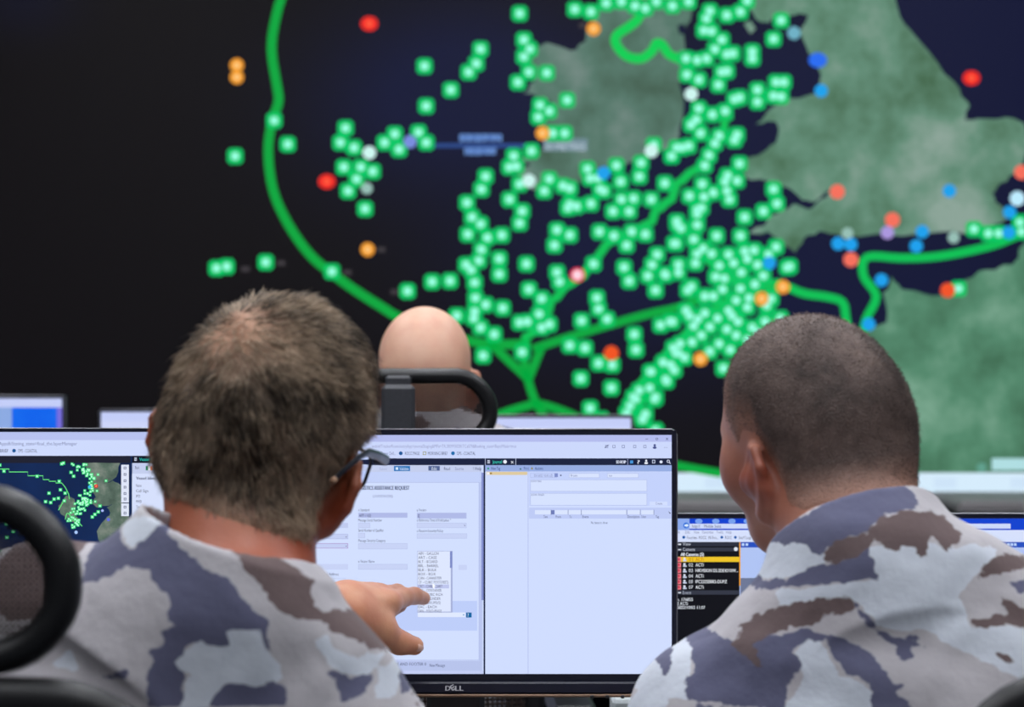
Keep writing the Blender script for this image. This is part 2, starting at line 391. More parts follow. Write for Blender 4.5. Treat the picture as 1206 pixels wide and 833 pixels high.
# vessel markers
greens = """500,78 531,106 502,125 323,142 339,170 277,184 407,151 401,168 417,174 453,168 465,158 493,156 502,168 470,176 405,197 425,197 439,202 420,211 410,225 430,246 313,309 255,316 267,314 391,320 480,343 509,332 530,331
612,16 566,58 561,75 552,85 677,11 696,14 714,4 732,2 748,7 760,10 773,2 792,7 617,47 624,58 617,67 623,85 610,97 644,86 668,118 636,124 647,131 634,138 651,157 665,157 605,184 626,178 600,197 608,196 572,208 567,223 550,239 600,235 612,217 647,211 663,219 641,225 671,222 671,241 696,240 615,249 692,199 695,210 704,210 726,195 731,214 711,225 707,223 755,192 753,208 770,171 791,184 797,174 783,216 732,235 746,234 767,235 722,249 741,249
556,256 566,264 551,276 574,280 591,277 567,294 564,307 549,312 555,318 588,305 588,323 559,333 620,311 612,263 669,245 679,243 656,271 671,277 653,289 623,341 638,352 656,321 659,332 706,273 723,278 744,273 738,289 699,311 735,315 741,331 760,276 798,265 796,287 774,300 768,312 763,325 783,323 772,342 560,351 572,359 559,367 558,375 592,363 566,386 582,394 538,372 569,419 612,380 621,379 635,370 638,386 647,382 615,415 685,378 705,364 703,351 715,376 671,407 689,410 747,394 749,412 778,383 792,379 705,428 721,430 684,446 720,457 695,481 708,494 738,487 760,488 772,507 749,470 772,468 765,457 766,438 781,427 785,449 794,436 796,416
811,2 836,13 832,22 856,18 872,14 880,1 920,24 911,46 886,61 886,69 829,36 838,37 850,47 842,58 856,64 863,63 808,69 821,71 832,69 809,88 823,94 850,85 856,84 846,100 892,106 892,120 914,97 923,97 911,113 920,114 865,117 871,115 854,131 839,135 823,128 820,141 814,147 825,157 847,160 842,169 868,159 865,165 835,183 830,195 803,174 811,172 791,184 871,193 857,207 854,214 868,213 827,217 840,227 856,225 859,235 812,231 829,232 911,223 915,240 899,249 821,247 826,245
821,252 821,265 797,261 802,269 877,256 817,282 844,278 872,278 794,287 828,293 821,299 838,299 819,310 847,313 864,310 877,296 888,295 914,291 892,312 873,321 927,315 784,324 799,321 799,312 843,326 853,328 814,338 810,342 830,349 840,349 851,341 867,354 880,362 882,351 903,360 908,352 808,366 812,372 830,369 845,375 817,384 869,379 867,395 826,395 815,403 847,405 860,412 836,414 789,379 799,416 806,421 793,410 767,438 784,447 771,470 746,468 852,434 886,386 901,379 919,375 893,392
1147,270 1164,275 1176,275 1129,340 1201,262 1203,273 930,314 742,478 753,460 790,430 801,405 822,376 836,385 858,366 872,340 889,335 858,300 905,300 899,325 757,494 880,305 862,372 856,388 880,400""".split()
K = Screen(YW)
m_out = emat((0, 196, 100)); m_in = emat((150, 255, 222)); m_white = emat((206, 246, 240))
def mark(x, y, out, inn, lay=5, s=9.5):
    c = s*0.62
    K.poly([(x-s,y-c),(x-c,y-s),(x+c,y-s),(x+s,y-c),(x+s,y+c),(x+c,y+s),(x-c,y+s),(x-s,y+c)], out, lay)
    if inn: K.disc(x, y, 5.0, inn, lay+1)
for g in greens:
    x, y = map(float, g.split(',')); mark(x, y, m_out, m_in)
rr = random.Random(3)
for _ in range(60):                                 # traffic beyond the picture's edges
    x = rr.choice((rr.uniform(-400, -40), rr.uniform(1260, 1600), rr.uniform(500, 1000))); y = rr.uniform(-220, -25) if 480 < x < 1010 else rr.uniform(0, 480)
    mark(x, y, m_out, m_in)
for x, y in ((814,111),(767,178),(623,213),(435,180)): K.disc(x, y, 8, m_white, 8)
m_red = emat((238, 44, 36)); m_or = emat((245, 160, 50)); m_sal = emat((245, 112, 92)); m_blue = emat((40, 108, 240)); m_cy = emat((26, 160, 236))
for x, y in ((435,28),(385,214),(1144,92)): K.disc(x, y, 10.5, m_red, 7, 12, 9); K.disc(x, y, 4, emat((255, 90, 60)), 8)
for x, y in ((986,226),(1051,259),(1002,306),(1203,203)): K.disc(x, y, 9, m_sal, 7)
K.disc(1116, 342, 9, emat((240, 84, 40)), 8); K.disc(720, 416, 9, emat((240, 84, 30)), 8)
for x, y in ((279,77),(279,91),(433,294),(699,34),(639,157),(922,338),(897,352),(825,423)): K.disc(x, y, 8.5, m_or, 7); K.disc(x, y, 3.5, emat((255, 205, 130)), 8)
for x, y in ((963,71),): K.disc(x, y, 11, m_blue, 7, 12, 9)
for x, y in ((967,107),(1118,225),(1086,273),(1079,290),(987,287),(1002,288),(1038,330),(711,204),(906,310),(1189,250),(1188,274),(1023,382)): K.disc(x, y, 8, m_cy, 7)
K.disc(1198, 234, 9, emat((190, 236, 255)), 8); K.disc(935, 39, 8, emat((110, 176, 196)), 7)
for x, y in ((998,275),(1123,280),(432,222)): K.disc(x, y, 7, emat((150, 190, 180)), 7)
K.disc(1045, 274, 8, emat((170, 150, 220)), 7); K.disc(680, 324, 9, emat((236, 60, 90)), 7); K.disc(680, 324, 6, emat((255, 214, 226)), 8); K.disc(483, 167, 8, emat((120, 140, 220)), 7)
for x, y in ((256+33,317),(313+18,310),(391+18,321),(480-15,344),(433+16,294),(687,30)): K.rect(x-5, y-3, x+5, y+3, (60, 56, 60), 4)
K.rect(512, 169, 634, 174, (44, 74, 138), 4)
K.text('53.27 N', 541, 167, 13, (110, 150, 210), 50, 5); K.text('10.5 W', 547, 183, 13, (110, 150, 210), 38, 5)
K.rect(541, 158, 590, 166, (84, 120, 186), 4); K.rect(547, 174, 584, 182, (84, 120, 186), 4)
K.rect(640, 163, 692, 178, (112, 140, 150), 3); K.text('10 METRES', 642, 177, 12, (190, 205, 220), 48, 5)
K.build('vessel_markers', vw)

# ================================================================== low grey cabinets under the wall
def credenza(x0, x1, label):
    Y = 6.0; a = at(x0, 590, Y); c = at(x1, 590, Y)
    t = thing('low_cabinet', ((a[0]+c[0])/2, Y+.2, 0), label, 'cabinet', 'low cabinets below the video wall')
    M_g = pmat('grey_laminate', (132, 128, 130), 0.5, scale=20, var=0.04)
    h = a[2]; wd = c[0]-a[0]
    b = MB(); b.box((-wd/2, -.2, h-.045), (wd/2, .2, h), 0, .012); b.build('worktop', M_g, t)
    b = MB(); b.box((-wd/2+.02, -.17, .05), (wd/2-.02, .19, h-.045), 0, .004); b.build('body', MATS['matt_black'], t)
    n = 2 if wd < 1.2 else 3
    for k in range(n):
        x = -wd/2+.03+k*(wd-.06)/n; b = MB(); b.box((x+.005, -.19, .08), (x+(wd-.06)/n-.005, -.17, h-.06), 0, .004); d = b.build('door', MATS['matt_black'], t)
        b = MB(); b.tube([(x+.06, -.19, h-.12), (x+.06, -.215, h-.12), (x+.06, -.215, h-.24), (x+.06, -.19, h-.24)], .006, 6); b.build('handle', pmat('steel', (150, 152, 155), .3, 1.0), d)
credenza(640, 1068, 'long low cabinet with a grey top left of the dark gap')
credenza(1128, 1560, 'low cabinet with a grey top below the video wall, at the right edge')

# ================================================================== desks
M_desk = pmat('desk_top_grey', (128, 130, 134), 0.5, scale=30, var=0.05)
M_blk = pmat('black_plastic', (22, 22, 24), 0.42, scale=200, var=0.15, spec=0.45)
M_blk2 = pmat('black_soft_plastic', (30, 30, 33), 0.5, scale=300, var=0.1, bump=.1)
def desk(x0, x1, y0, y1, label, panel):
    t = thing('control_desk', ((x0+x1)/2, (y0+y1)/2, 0), label, 'desk'); hw = (x1-x0)/2; hd = (y1-y0)/2
    b = MB(); b.box((-hw, -hd, .715), (hw, hd, .74), 0, .006); b.build('desk_top', M_desk, t)
    for sx in (-1, 0, 1):
        for sy in (-1, 1):
            x = sx*(hw-.1); y = sy*(hd-.08); b = MB(); b.box((x-.03, y-.03, 0), (x+.03, y+.03, .716), 0, .004); b.build('leg', M_blk, t)
    b = MB(); b.box((-hw+.05, hd-.025, .3), (hw-.05, hd-.005, panel), 0, .004); b.build('back_panel', pmat('dark_blue_panel', (24, 28, 38), .8), t)
desk(-1.6, 1.6, 1.98, 2.86, 'grey topped desk carrying the near row of monitors', .712)
desk(-2.0, 1.6, 3.95, 4.75, 'grey topped desk of the far row, beyond the bald man', .712)

# ================================================================== monitors
M_bez = pmat('monitor_bezel', (18, 21, 40), 0.4, scale=200, var=0.1)
M_sil = pmat('monitor_silver_edge', (140, 140, 146), 0.35, 0.8, scale=200, var=0.05)
M_brz = pmat('monitor_lower_edge', (120, 96, 78), 0.4, 0.5, scale=200, var=0.05)
def monitor(ox0, oy0, ox1, oy1, Y, sx0, sy0, sx1, sy1, label, group, desk_z=.74, logo=False, base=(200, 214, 250)):
    a = at(ox0, oy1, Y); c = at(ox1, oy0, Y); xm = (a[0]+c[0])/2
    t = thing('computer_monitor', (xm, Y+.09, desk_z), label, 'monitor', group)
    b = MB(); b.box((a[0]+.0004, Y+.0025, a[2]+.0004), (c[0]-.0004, Y+.03, c[2]-.0004), 0, .002)
    b.box((xm-.17, Y+.028, a[2]+.06), (xm+.17, Y+.055, c[2]-.06), 0, .01); b.build('housing', M_bez, t, True)
    e = MB(); r = .0011                                       # thin silver rim all round
    k = .006
    e.tube([(a[0]+k, Y+.004, a[2]), (c[0]-k, Y+.004, a[2]), (c[0], Y+.004, a[2]+k), (c[0], Y+.004, c[2]-k), (c[0]-k, Y+.004, c[2]), (a[0]+k, Y+.004, c[2]), (a[0], Y+.004, c[2]-k), (a[0], Y+.004, a[2]+k)], r, 6, True)
    e.build('rim', M_sil, t, True)
    ch = Screen(Y+.002); ch.rect(ox0+1.2, oy0+1.2, ox1-1.2, oy1-1.2, M_bez, 0); 
    ch.build('bezel_glass', t)
    if logo:
        b = MB(); z0 = at(0, oy1-17, Y)[2]; b.box((a[0]+.002, Y-.004, a[2]+.003), (c[0]-.002, Y+.006, z0), 0, .002); b.build('chin', M_bez, t, True)
        b = MB(); b.box((a[0]+.003, Y-.0045, a[2]-.001), (c[0]-.003, Y+.012, a[2]+.0025), 0, .001); lo_ = b.build('lower_edge', M_brz, t, True)
        for px in (697, 715, 733):
            p = at(px, oy1+1, Y); b = MB(); b.box((p[0]-.0022, Y-.007, a[2]-.002), (p[0]+.0022, Y-.004, a[2]+.002), 0, .0008); b.build('button', M_blk, t, True)
    S0 = Screen(Y); S0.rect(sx0, sy0, sx1, sy1, emat(base, 1.0, True), 0); sc = S0.build('screen', t)
    nz = a[2]
    b = MB(); b.box((xm-.035, Y+.05, desk_z+.012), (xm+.035, Y+.075, nz+.18), 0, .006); b.build('stand_neck', M_blk, t, True)
    b = MB(); b.box((xm-.12, Y-.02, desk_z), (xm+.12, Y+.16, desk_z+.014), 0, .005); b.build('stand_foot', M_blk, t, True)
    return t, sc
Y1 = 2.42
NAVY, TXT, TXT2, PALE, FIELD = (24, 32, 62), (66, 74, 112), (120, 128, 172), (214, 226, 255), (190, 202, 240)
# --- centre monitor: request form and journal
tB, sB = monitor(273, 506, 797.5, 820, Y1, 277, 512.5, 791, 794, 'wide monitor with the assistance request form and empty journal that is pointed at', 'near row of monitors', logo=True, base=(206, 220, 255))
c = Screen(Y1)
c.rect(277,512.5,791,520.5,(180,188,238)); c.rect(277,520.5,791,540,(204,216,252)); c.rect(277,540,791,548,NAVY,2)
URL = 'web/#/TrackerRoom/entryApp=journalStaging&MFis=TR.3809930281TCall79&Booking_state=BaptiMfsde=true'
c.text(URL, 438, 527.5, 5.6, (150,156,200), 170)
c.text('Server Defi...', 449, 536, 5.6, TXT2, 17)
c.disc(472, 534, 2.3, (20,86,150)); c.text('ROCC PAGE', 477, 536, 5.6, TXT, 17)
c.outline(498,532,502,536,(150,150,90)); c.text('MORNING BRIEF', 504, 536, 5.6, TXT, 23)
c.disc(533.5, 534, 2.3, (20,106,170)); c.text('OPS - COASTAL', 538, 536, 5.6, TXT, 22)
for x, ch in ((761,'-'),(773,'o'),(785,'x')): c.text(ch, x-1, 518.5, 6, TXT, 3)
for x in (714.5,723,734,747.5,759.5): c.outline(x-1.7, 524.3, x+1.7, 527.8, TXT2, 2, .6)
c.line([(712,527.6),(717,524)], .7, TXT); c.text('...', 782, 527.5, 6, TXT2, 4)
c.disc(771, 524.6, 1.5, (70,80,140)); c.disc(771, 527.4, 2.4, (70,80,140), ry=1.4)
c.rect(277,548,567,556,(196,206,238)); c.rect(464,549,483,555,(22,116,190),2); c.rect(466,550.5,469,553.5,(214,232,255),3); c.text('Validate', 470.5, 554, 5.4, (220,236,255), 11)
c.text('Submit', 447, 554, 5, (170,178,214), 9)
c.rect(504.5,549,518,554.5,(82,100,146),2); c.text('Edit', 508.5, 553.8, 5.2, (225,235,255), 6); c.text('Read', 523, 553.8, 5.2, TXT, 7); c.text('Source', 536, 553.8, 5.2, TXT2, 10); c.text('? Help', 557, 553.8, 5.4, TXT, 10)
c.rect(277,556,567,568,(196,210,250)); c.rect(277,568,564.5,778,(210,223,255)); c.outline(277,568,564.5,778,(180,192,234),2)
c.rect(564.5,556,568,794,(186,198,240)); c.rect(567,557,569.5,707,(130,142,206),2); c.rect(569.5,540,571.5,794,NAVY,3)
c.text('LOGISTICS ASSISTANCE REQUEST', 420, 577, 6.6, (50,62,104), 62, bold=.35)
c.text('(LOGASSISTANCEREQ)', 439, 586, 4.4, TXT2, 24)
def field(lab, x0, y0, x1, y1, col=(200,211,246), lx=None):
    c.text(lab, x0, y0-1.6, 4.8, TXT, lx); c.rect(x0, y0, x1, y1, col, 2); c.outline(x0, y0, x1, y1, (184,196,234), 3, .5)
field('o Standard', 422, 604, 480, 610, (176,186,232), 13); c.text('APP-11(E)', 423, 608.8, 4.8, TXT, 14)
field('Message Serial Number', 422, 616, 436, 622, lx=28); field('Serial Number of Qualifier', 422, 628, 430, 634, lx=30)
field('Message Security Category', 422, 640, 480, 647, lx=32); field('o Vector Name', 422, 664.5, 480, 671, lx=19)
field('o Version', 491, 604, 549.5, 611, (176,186,232), 11); c.text('E', 492.5, 609.5, 5, TXT)
field('o Reference Time of Publication *', 491, 616, 549.5, 622, lx=40); c.text('v', 546.5, 620, 4, (40,50,90)); field('o Receive Security Policy', 491, 628.5, 550, 634.5, lx=31)
for y in (604, 616): c.rect(350, y, 410, y+6, (192,203,240), 2)
for y in (629, 640): c.rect(350, y, 410, y+6, (196,207,244), 2); c.outline(350, y, 410, y+6, (170,180,224), 3, .5); c.text('v', 407, y+4.4, 4, TXT)
c.outline(350,640,410,646,(170,140,200),4,.6)
c.rect(350,664.5,410,671,(200,211,246),2); c.text('o Role Number or E-Mail Address', 350, 678, 5, (60,70,110), 49); c.outline(350,681,407,690,(190,200,236),2,.5)
c.text('Name, unit and telephone of the originator', 350, 691, 4.6, TXT2, 60)
c.rect(540,665.5,550,671.5,(200,211,246),2)
c.rect(277,708,562,743,(190,206,250),2); c.rect(492,721.5,548,727,(224,233,255),3); c.disc(546, 724.3, .8, (30,130,190), 4); c.rect(549,721.5,555.5,727.5,(10,100,160),4); c.text('?', 550.8, 726.5, 6, (225,240,255), lay=5)
c.rect(277,778.5,567,790,(184,196,236),2); c.rect(277,790,569,794,(196,206,244),2)
c.text('A4 SIGNATURE AND FOOTER 0', 440, 784, 5, TXT, 62); c.text('New Message', 506, 785.5, 5.2, TXT, 18)
c.rect(491.5,649,533,721.5,(164,174,216),4); c.rect(492,649.5,531,720.5,(222,231,255),5); c.rect(530,649.5,532.6,669,(124,138,200),6)
opts = ['ABV - GALLON','ART - CASE','BLT - BOARD','BBL - BARREL','BLK - BULK','BOX - BOX','CAN - CANNISTER','CF  - CUBIC FOOT(FEET)','CRT - CABLE CART','CTN - CONTAINER','CUB - CUBIC INCH','CYL - CYLINDER','DKG - DRUMS(S)','EAC - EACH','FAN - FOLD-PAGE']
for i, o in enumerate(opts):
    y = 653.5+i*4.83
    if i == 8: c.rect(492,y-3.6,529,y+.9,(190,198,238),6)
    c.text(o, 492.8, y, 4.6, TXT, 10+1.15*len(o), 7)
c.poly([(509.5,687),(513.5,690.5),(511.6,690.8),(512,693),(510.6,693.2),(509.6,691.4)], (250,252,255), 8)
# journal side
c.rect(571.5,548,791,555.5,(150,172,226)); c.rect(571.5,555.5,791,794,(208,221,255))
c.line([(571.5,540),(571.5,548)], .6, (200,210,240), 3); c.line([(607.5,540),(607.5,548)], .6, (200,210,240), 3)
for dy in (0, 1.4, 2.8): c.rect(574, 542.2+dy, 577, 543+dy, (220,228,250), 3)
c.text('Journal', 580, 546, 5.8, (60,220,200), 11); c.disc(594.8, 544, 2.2, (235,240,255)); c.text('x', 601.5, 546, 6.4, (235,240,255), 3.5)
c.text('SO-ROIP', 725.5, 546, 5.2, (225,232,255), 11.5, bold=.3); c.rect(739,540.5,739.6,547.5,(160,170,210),3)
c.rect(742,542.5,745.6,546,(70,150,220),3); c.text('?', 750.5, 546.4, 6.2, (235,240,255), 3); c.disc(761, 542.8, 1.3, (235,240,255)); c.disc(761, 545.6, 2.3, (235,240,255), ry=1.2)
c.outline(768,541.8,771.6,545.8,(210,220,250),3,.7); c.disc(778.5, 544.2, 1.8, (225,232,255)); c.disc(787, 543.5, 1.9, (225,232,255)); c.disc(787, 543.5, 1.2, NAVY, 4); c.line([(788.3,544.8),(789.6,546.4)], .8, (225,232,255), 4)
c.text('New Tag', 578.5, 553.5, 5.2, (40,60,120), 10.5); c.disc(575, 552, 1.2, (30,150,110)); c.text('Print', 617, 553.5, 5.2, (60,80,140), 6); c.text('Actions', 630, 553.5, 5.2, (40,60,120), 9.5); c.poly([(625,553),(628,553),(626.5,549.8)], (150,140,80), 3); c.disc(613, 552.5, .9, (30,100,90))
c.rect(573,555.8,621,559.6,(222,202,160),2); c.rect(573.5,556.4,576.5,559.2,(240,240,246),3); c.rect(577,556.8,579.4,558.6,(150,120,60),3)
c.rect(621.5,555.5,622.4,794,(184,196,238),3)
c.rect(623,556,791,596,(196,210,252),2); c.outline(624.5,557.5,656,562.8,(178,190,232),3,.5); c.text('03/10/22 10:41 (Z)', 629, 561.8, 4.4, TXT2, 22); c.rect(653,557.6,657,562,(126,140,200),4); c.disc(660.5, 560, .9, TXT)
c.rect(670,557.5,706,563,(216,227,255),3); c.outline(670,557.5,706,563,(178,190,232),4,.5); c.text('from', 672, 561.6, 4.2, TXT2); c.rect(715,557.5,752,563,(216,227,255),3); c.outline(715,557.5,752,563,(178,190,232),4,.5); c.text('to', 717, 561.6, 4.2, TXT2)
for y0, y1, l in ((565,579,'action text'),(581,595.5,'action details')):
    c.rect(624.5,y0,762,y1,(214,226,255),3); c.outline(624.5,y0,762,y1,(178,190,232),4,.5); c.text(l, 625.5, y0+3, 4.2, TXT2, 1.1*len(l))
c.rect(765,591,786,595.5,(210,222,255),3); c.text('Create', 772, 594.5, 4.2, TXT2, 8)
c.rect(623,598,791,611,(190,203,246),2)
for x0, x1 in ((630,649),(653.5,669),(669.5,684.5),(685,738),(739,754),(755,770)): c.rect(x0,601,x1,606,(218,229,255),3); c.rect(x1-.3,600.5,x1+.3,606.5,(110,120,160),4)
c.rect(649,601,653,606,(110,124,184),4)
for t_, x, wd in (('Time',640,5),('From',654.5,6),('To',670.5,2.6),('Event',686,7),('Description',739,14),('User',755.5,5.5),('Tag',772,4)): c.text(t_, x, 610.2, 4.6, TXT, wd)
c.poly([(787,602),(790,605),(788.6,605.2)], (20,30,60), 4)
c.text('No items to show.', 696, 617.2, 4.4, TXT, 20)
c.build('screen_content', sB)
lg = Screen(Y1-.0045)
for ch, x, wd in (('D',524.5,5.6),('L',536,4.2),('L',541.2,4.2)): lg.text(ch, x, 813.6, 8.4, (150,150,160), wd, bold=.5)
for k in (0, 1, 2): lg.line([(530.2+k*1.5, 808.6+k*2.4), (534.2+k*1.2, 806.4+k*2.2)], 1.2, (150,150,160), 3)
lg.line([(530.2,808.6),(533.2,813.4)], 1.2, (150,150,160), 3)
lg.build('logo_lettering', tB)
# --- left monitor: chart and vessel database
tA, sA = monitor(-252, 505, 271, 819, Y1, -247, 509, 267, 793, 'left monitor with a small sea chart, behind the left man and headrest', 'near row of monitors', logo=False)
c = Screen(Y1)
c.rect(-247,509,267,518.5,(184,194,240)); c.rect(-247,518.5,267,537,(206,218,253)); c.rect(-247,537,267,545.5,(30,32,48),2)
c.text('ntMode=AppsB/Stating_state=final_the.layerManager', -20, 524.5, 5.6, TXT2, 111); c.text('MORNING BRIEF', -22, 533, 5.6, TXT, 32); c.disc(16.7, 531, 2.2, (20,86,150)); c.text('OPS - COASTAL', 21.5, 533, 5.6, TXT, 22.5)
c.rect(-247,545.5,154,793,emat((14,34,74),1,False,(18,44,92),9,),2)
land = emat((74, 92, 82), 1, False, (128, 138, 128), 60, (92, 112, 100))
c.poly(jag([(97,545.5),(142,545.5),(137,562),(128,568),(124,572),(133,566),(143,572),(144,600),(133,594),(125,596),(114,598),(108,592),(113,586),(106,576),(110,562),(104,554)], 1), land, 3)
c.poly(jag([(72,592),(78,584),(88,588),(90,596),(88,606),(94,612),(90,618),(80,612),(72,606),(69,598)], 1), land, 3)
c.poly(jag([(126,598),(137,592),(152,598),(152,640),(118,640),(114,626),(124,612),(130,604)], 1), land, 3)
gline = (110,240,130)
c.line([(-60,540),(-30,551),(0,552.5),(11,552.5),(11,556),(33,556),(33,560.5),(51,560.5),(51,565),(58,565),(58,567),(66,567),(66,569),(73,569),(77,574),(81,582),(82,588)], .9, gline, 4)
c.line(smooth([(69,601),(73,594),(76,589)]), .9, gline, 4); c.line(smooth([(77,612),(79,605),(82,606),(85,612),(92,615),(97,620)]), .9, gline, 4)
r9 = random.Random(9); mk = emat((60,220,120)); mi2 = emat((190,255,225))
def dot(x, y, s=2.0): c.rect(x-s,y-s*.95,x+s,y+s*.95,mk,5); c.rect(x-s*.5,y-s*.5,x+s*.5,y+s*.5,mi2,6)
for x, y in ((5,555),(44,561),(58,581),(70,567),(71.5,577),(60,592),(54,591),(64,588),(69,587),(77,581),(76,590),(84,556.5),(87,561),(73,546.5),(75,545.5),(0,548),(118,596),(116,603),(109,609),(112,606),(102,595),(107,592),(94,593),(8,617),(16,626),(8.5,633),(3,650)): dot(x, y)
for _ in range(120):
    t_ = r9.random(); y = 546+t_*76; x = 96+7*math.sin(t_*5)+r9.gauss(0, 5.2)+(4 if .2<t_<.5 else 0)-(3 if t_>.8 else 0)
    dot(x, y, 1.6)
for x, y in ((-40,600),(-70,640),(-20,690),(-120,580),(-90,720)): dot(x, y)
c.disc(113.5, 572.5, 2.3, (220,50,40), 7); c.disc(113.5,572.5,1,(255,150,120),8); c.disc(106,573.5,2,(60,190,240),7); c.disc(121,601.5,1.6,(170,190,255),7); c.disc(128,612,2,(100,110,220),7); c.disc(90,627,2,(170,200,255),7)
c.rect(143,547.5,152,592,(224,230,248),5); c.rect(143,593,152,608,(224,230,248),5)
for i, y in enumerate((551.5,559,566.5,574,581.5,588,597.5,604.5)): c.outline(146,y-1.6,149,y+1.4,(100,108,140),6,.8)
c.rect(154,537,156,793,(18,40,84),4); c.rect(155.5,537,267,545.5,(16,20,38),4); c.rect(155.5,545.5,267,558,(196,206,238),4); c.rect(155.5,558,267,793,(214,224,252),4)
for dy in (0,1.4,2.8): c.rect(158.5, 539.2+dy, 161.5, 540+dy, (220,228,250), 6)
c.text('Vessel Database', 164.5, 543, 5.6, (50,220,200), 30, 6); c.text('Back', 159.5, 552.5, 5, TXT, 5, 6)
c.rect(172,549,174.6,554,(20,130,90),6); c.rect(174.6,549,177.4,554,(240,244,250),6); c.rect(177.4,549,180,554,(236,120,60),6); c.text('ACTIVE VESSEL', 184, 553.5, 6, TXT, 40, 6)
c.text('Vessel Identification', 160.5, 565, 5, (50,60,100), 38, 6, bold=.3)
for i, t_ in enumerate(('Name','Call Sign','IMO','MMSI','Type','Country','Class')): c.text(t_, 160.5, 573.5+i*6.3, 4.8, TXT, 1.6*len(t_), 6)
c.build('screen_content', sA)
# --- right monitor: camera list, standing a little further back and lower
YC = 2.58
tC, sC = monitor(770, 605.5, 1330, 905, YC, 775, 611, 1325, 898, 'low monitor with a camera list, half hidden behind the right man', 'near row of monitors', logo=False, base=(178, 196, 244))
c = Screen(YC)
c.rect(775,611,1325,624.5,(16,66,206)); c.rect(775,611,812,625,(140,170,236),2); 
for x in (823, 843, 862, 880): c.disc(x, 614, 4.5, (120,160,236), 2, 10, 3)
c.disc(808,619,3.5,(30,110,220),3); c.poly([(806,618),(808.5,618),(808.5,616.8),(811,619),(808.5,621.2),(808.5,620),(806,620)], (230,245,255), 4)
c.rect(812,617,1190,622.8,(206,218,250),3); c.text('http://    Mobile Suite', 815, 621.8, 5.6, TXT, 34)
c.rect(775,624.5,1325,638.5,(214,224,252),2)
for t_, x, wd in (('File',796,4.5),('Edit',807,5.5),('View',817,6.5),('Favorites',827,13),('Tools',843.5,8),('Help',855,6.5)): c.text(t_, x, 628.6, 5, TXT2, wd)
c.disc(805.2, 633, 1.8, (20,90,170), 4); c.text('Favorites  ROCC  MI Roo...', 809, 635, 5, TXT, 37); c.disc(850, 633, 1.7, (20,90,170), 4); c.text('ROCC', 854, 635, 5, TXT, 8); c.disc(866, 633, 1.7, (20,90,170), 4); c.text('Surf Log', 870, 635, 5, TXT, 14)
c.rect(775,638.5,871,898,(14,15,22),2); c.rect(775,638.5,871,643.5,(44,48,62),3); c.rect(775,645,871,649.5,(52,56,70),3)
c.text('View', 804, 642.6, 5.4, (200,206,220), 9.5); c.text('Camera', 804, 649, 5.4, (200,206,220), 14.5); c.rect(798.5,640.5,802,642,(220,225,235),4); c.rect(798.5,647,802,648.2,(220,225,235),4); c.disc(866.5, 646.8, 2.4, (225,230,240), 4)
c.text('All Cameras (5)', 801.5, 655, 5.6, (235,240,250), 27, bold=.3)
rows = ('01  ACTi','02  ACTi','03  HIKVISION DS-2DE4215IW...','04  ACTi','05  IPC2325EBR5-DUPZ','07  ACTi')
for i, t_ in enumerate(rows):
    y = 656+i*6.55
    if i == 0: c.rect(775,y,871,y+6,(238,196,40),3)
    c.rect(775,y+.4,802,y+5.8,(236,130,140),4); c.rect(797.4,y+1.4,800.6,y+4.4,(200,60,80),5)
    c.disc(806, y+2, 1.4, (220,226,240), 5); c.rect(804.2,y+3.4,808.6,y+5.2,(200,208,230),5)
    c.text(t_[:2], 811, y+4.8, 5.6, (176,120,20) if i == 0 else (235,240,250), 5, 6); c.text(t_[4:], 819, y+4.8, 5.6, (196,120,20) if i == 0 else (240,244,252), {4: 9.5, 25: 50, 16: 37}[len(t_[4:])], 6, bold=.12)
c.rect(870.5,638.5,872,690,(236,160,50),5)
c.rect(775,695.5,871,700.5,(52,56,70),3); c.text('Event', 804, 700, 5.4, (180,188,205), 10); c.rect(798.5,697.5,802,698.8,(220,225,235),4)
for y, t_ in ((708,'n. 176855'),(712.8,'2 ACTi'),(717.4,'2022/10/03 11:07')): c.text(t_, 797.5, y, 5.4, (230,236,246), 2.05*len(t_), bold=.1)
c.rect(872,638.5,1325,645,(40,80,190),3); c.rect(872,645,1325,681,(176,196,244),3); c.rect(872,681,1325,898,(110,120,150),3)
for x in (873.5, 878, 1186, 1190, 1194): c.rect(x,640,x+3,643,(190,214,250),4)
c.build('screen_content', sC)
# small white box below the centre monitor
p0 = at(722, 825, 2.62); p1 = at(752, 825, 2.62)
t = thing('storage_box', ((p0[0]+p1[0])/2+.03, 2.65, .74), 'small pale box standing on the desk below the centre monitor', 'box')
b = MB(); b.box((-.045,-.03,0), (.045,.05,p0[2]-.74-.012), 0, .004); b.build('box_body', pmat('pale_card', (176, 184, 188), .7), t)
b = MB(); b.box((-.047,-.032,p0[2]-.74-.03), (.047,.052,p0[2]-.74), 0, .004); b.build('lid', pmat('pale_card2', (190, 197, 200), .7), t)
# --- far row monitors
YF = 4.42
for (x0, y0, x1, lab, kind) in ((-215,466,76,'far monitor with bright blue picture, its corner showing at the left edge',0), (116,482,405,'far monitor with a plain pale screen behind the left man',1), (457,489,746,'far monitor with a plain lavender screen in front of the bald man',2)):
    t, sc = monitor(x0, y0, x1, y0+168, YF, x0+3, y0+3.5, x1-3, y0+162, lab, 'far row of monitors', base=(190, 200, 246))
    c = Screen(YF)
    c.rect(x0+3,y0+3.5,x1-3,y0+14,(196,206,248)); 
    if kind == 0: c.rect(x0+3,y0+14,14,y0+160,(140,170,226)); c.rect(14,y0+14,x1-9,y0+160,emat((0,84,230),1,False,(20,110,240),6)); c.rect(x1-9,y0+14,x1-3,y0+160,(120,110,220))
    else: c.rect(x0+3,y0+14,x1-3,y0+160,(204,212,248)); [c.rect(x0+12,y0+24+12*k,x1-60-20*(k%3),y0+28+12*k,(176,186,232),2) for k in range(9)]
    c.build('screen_content', sc)

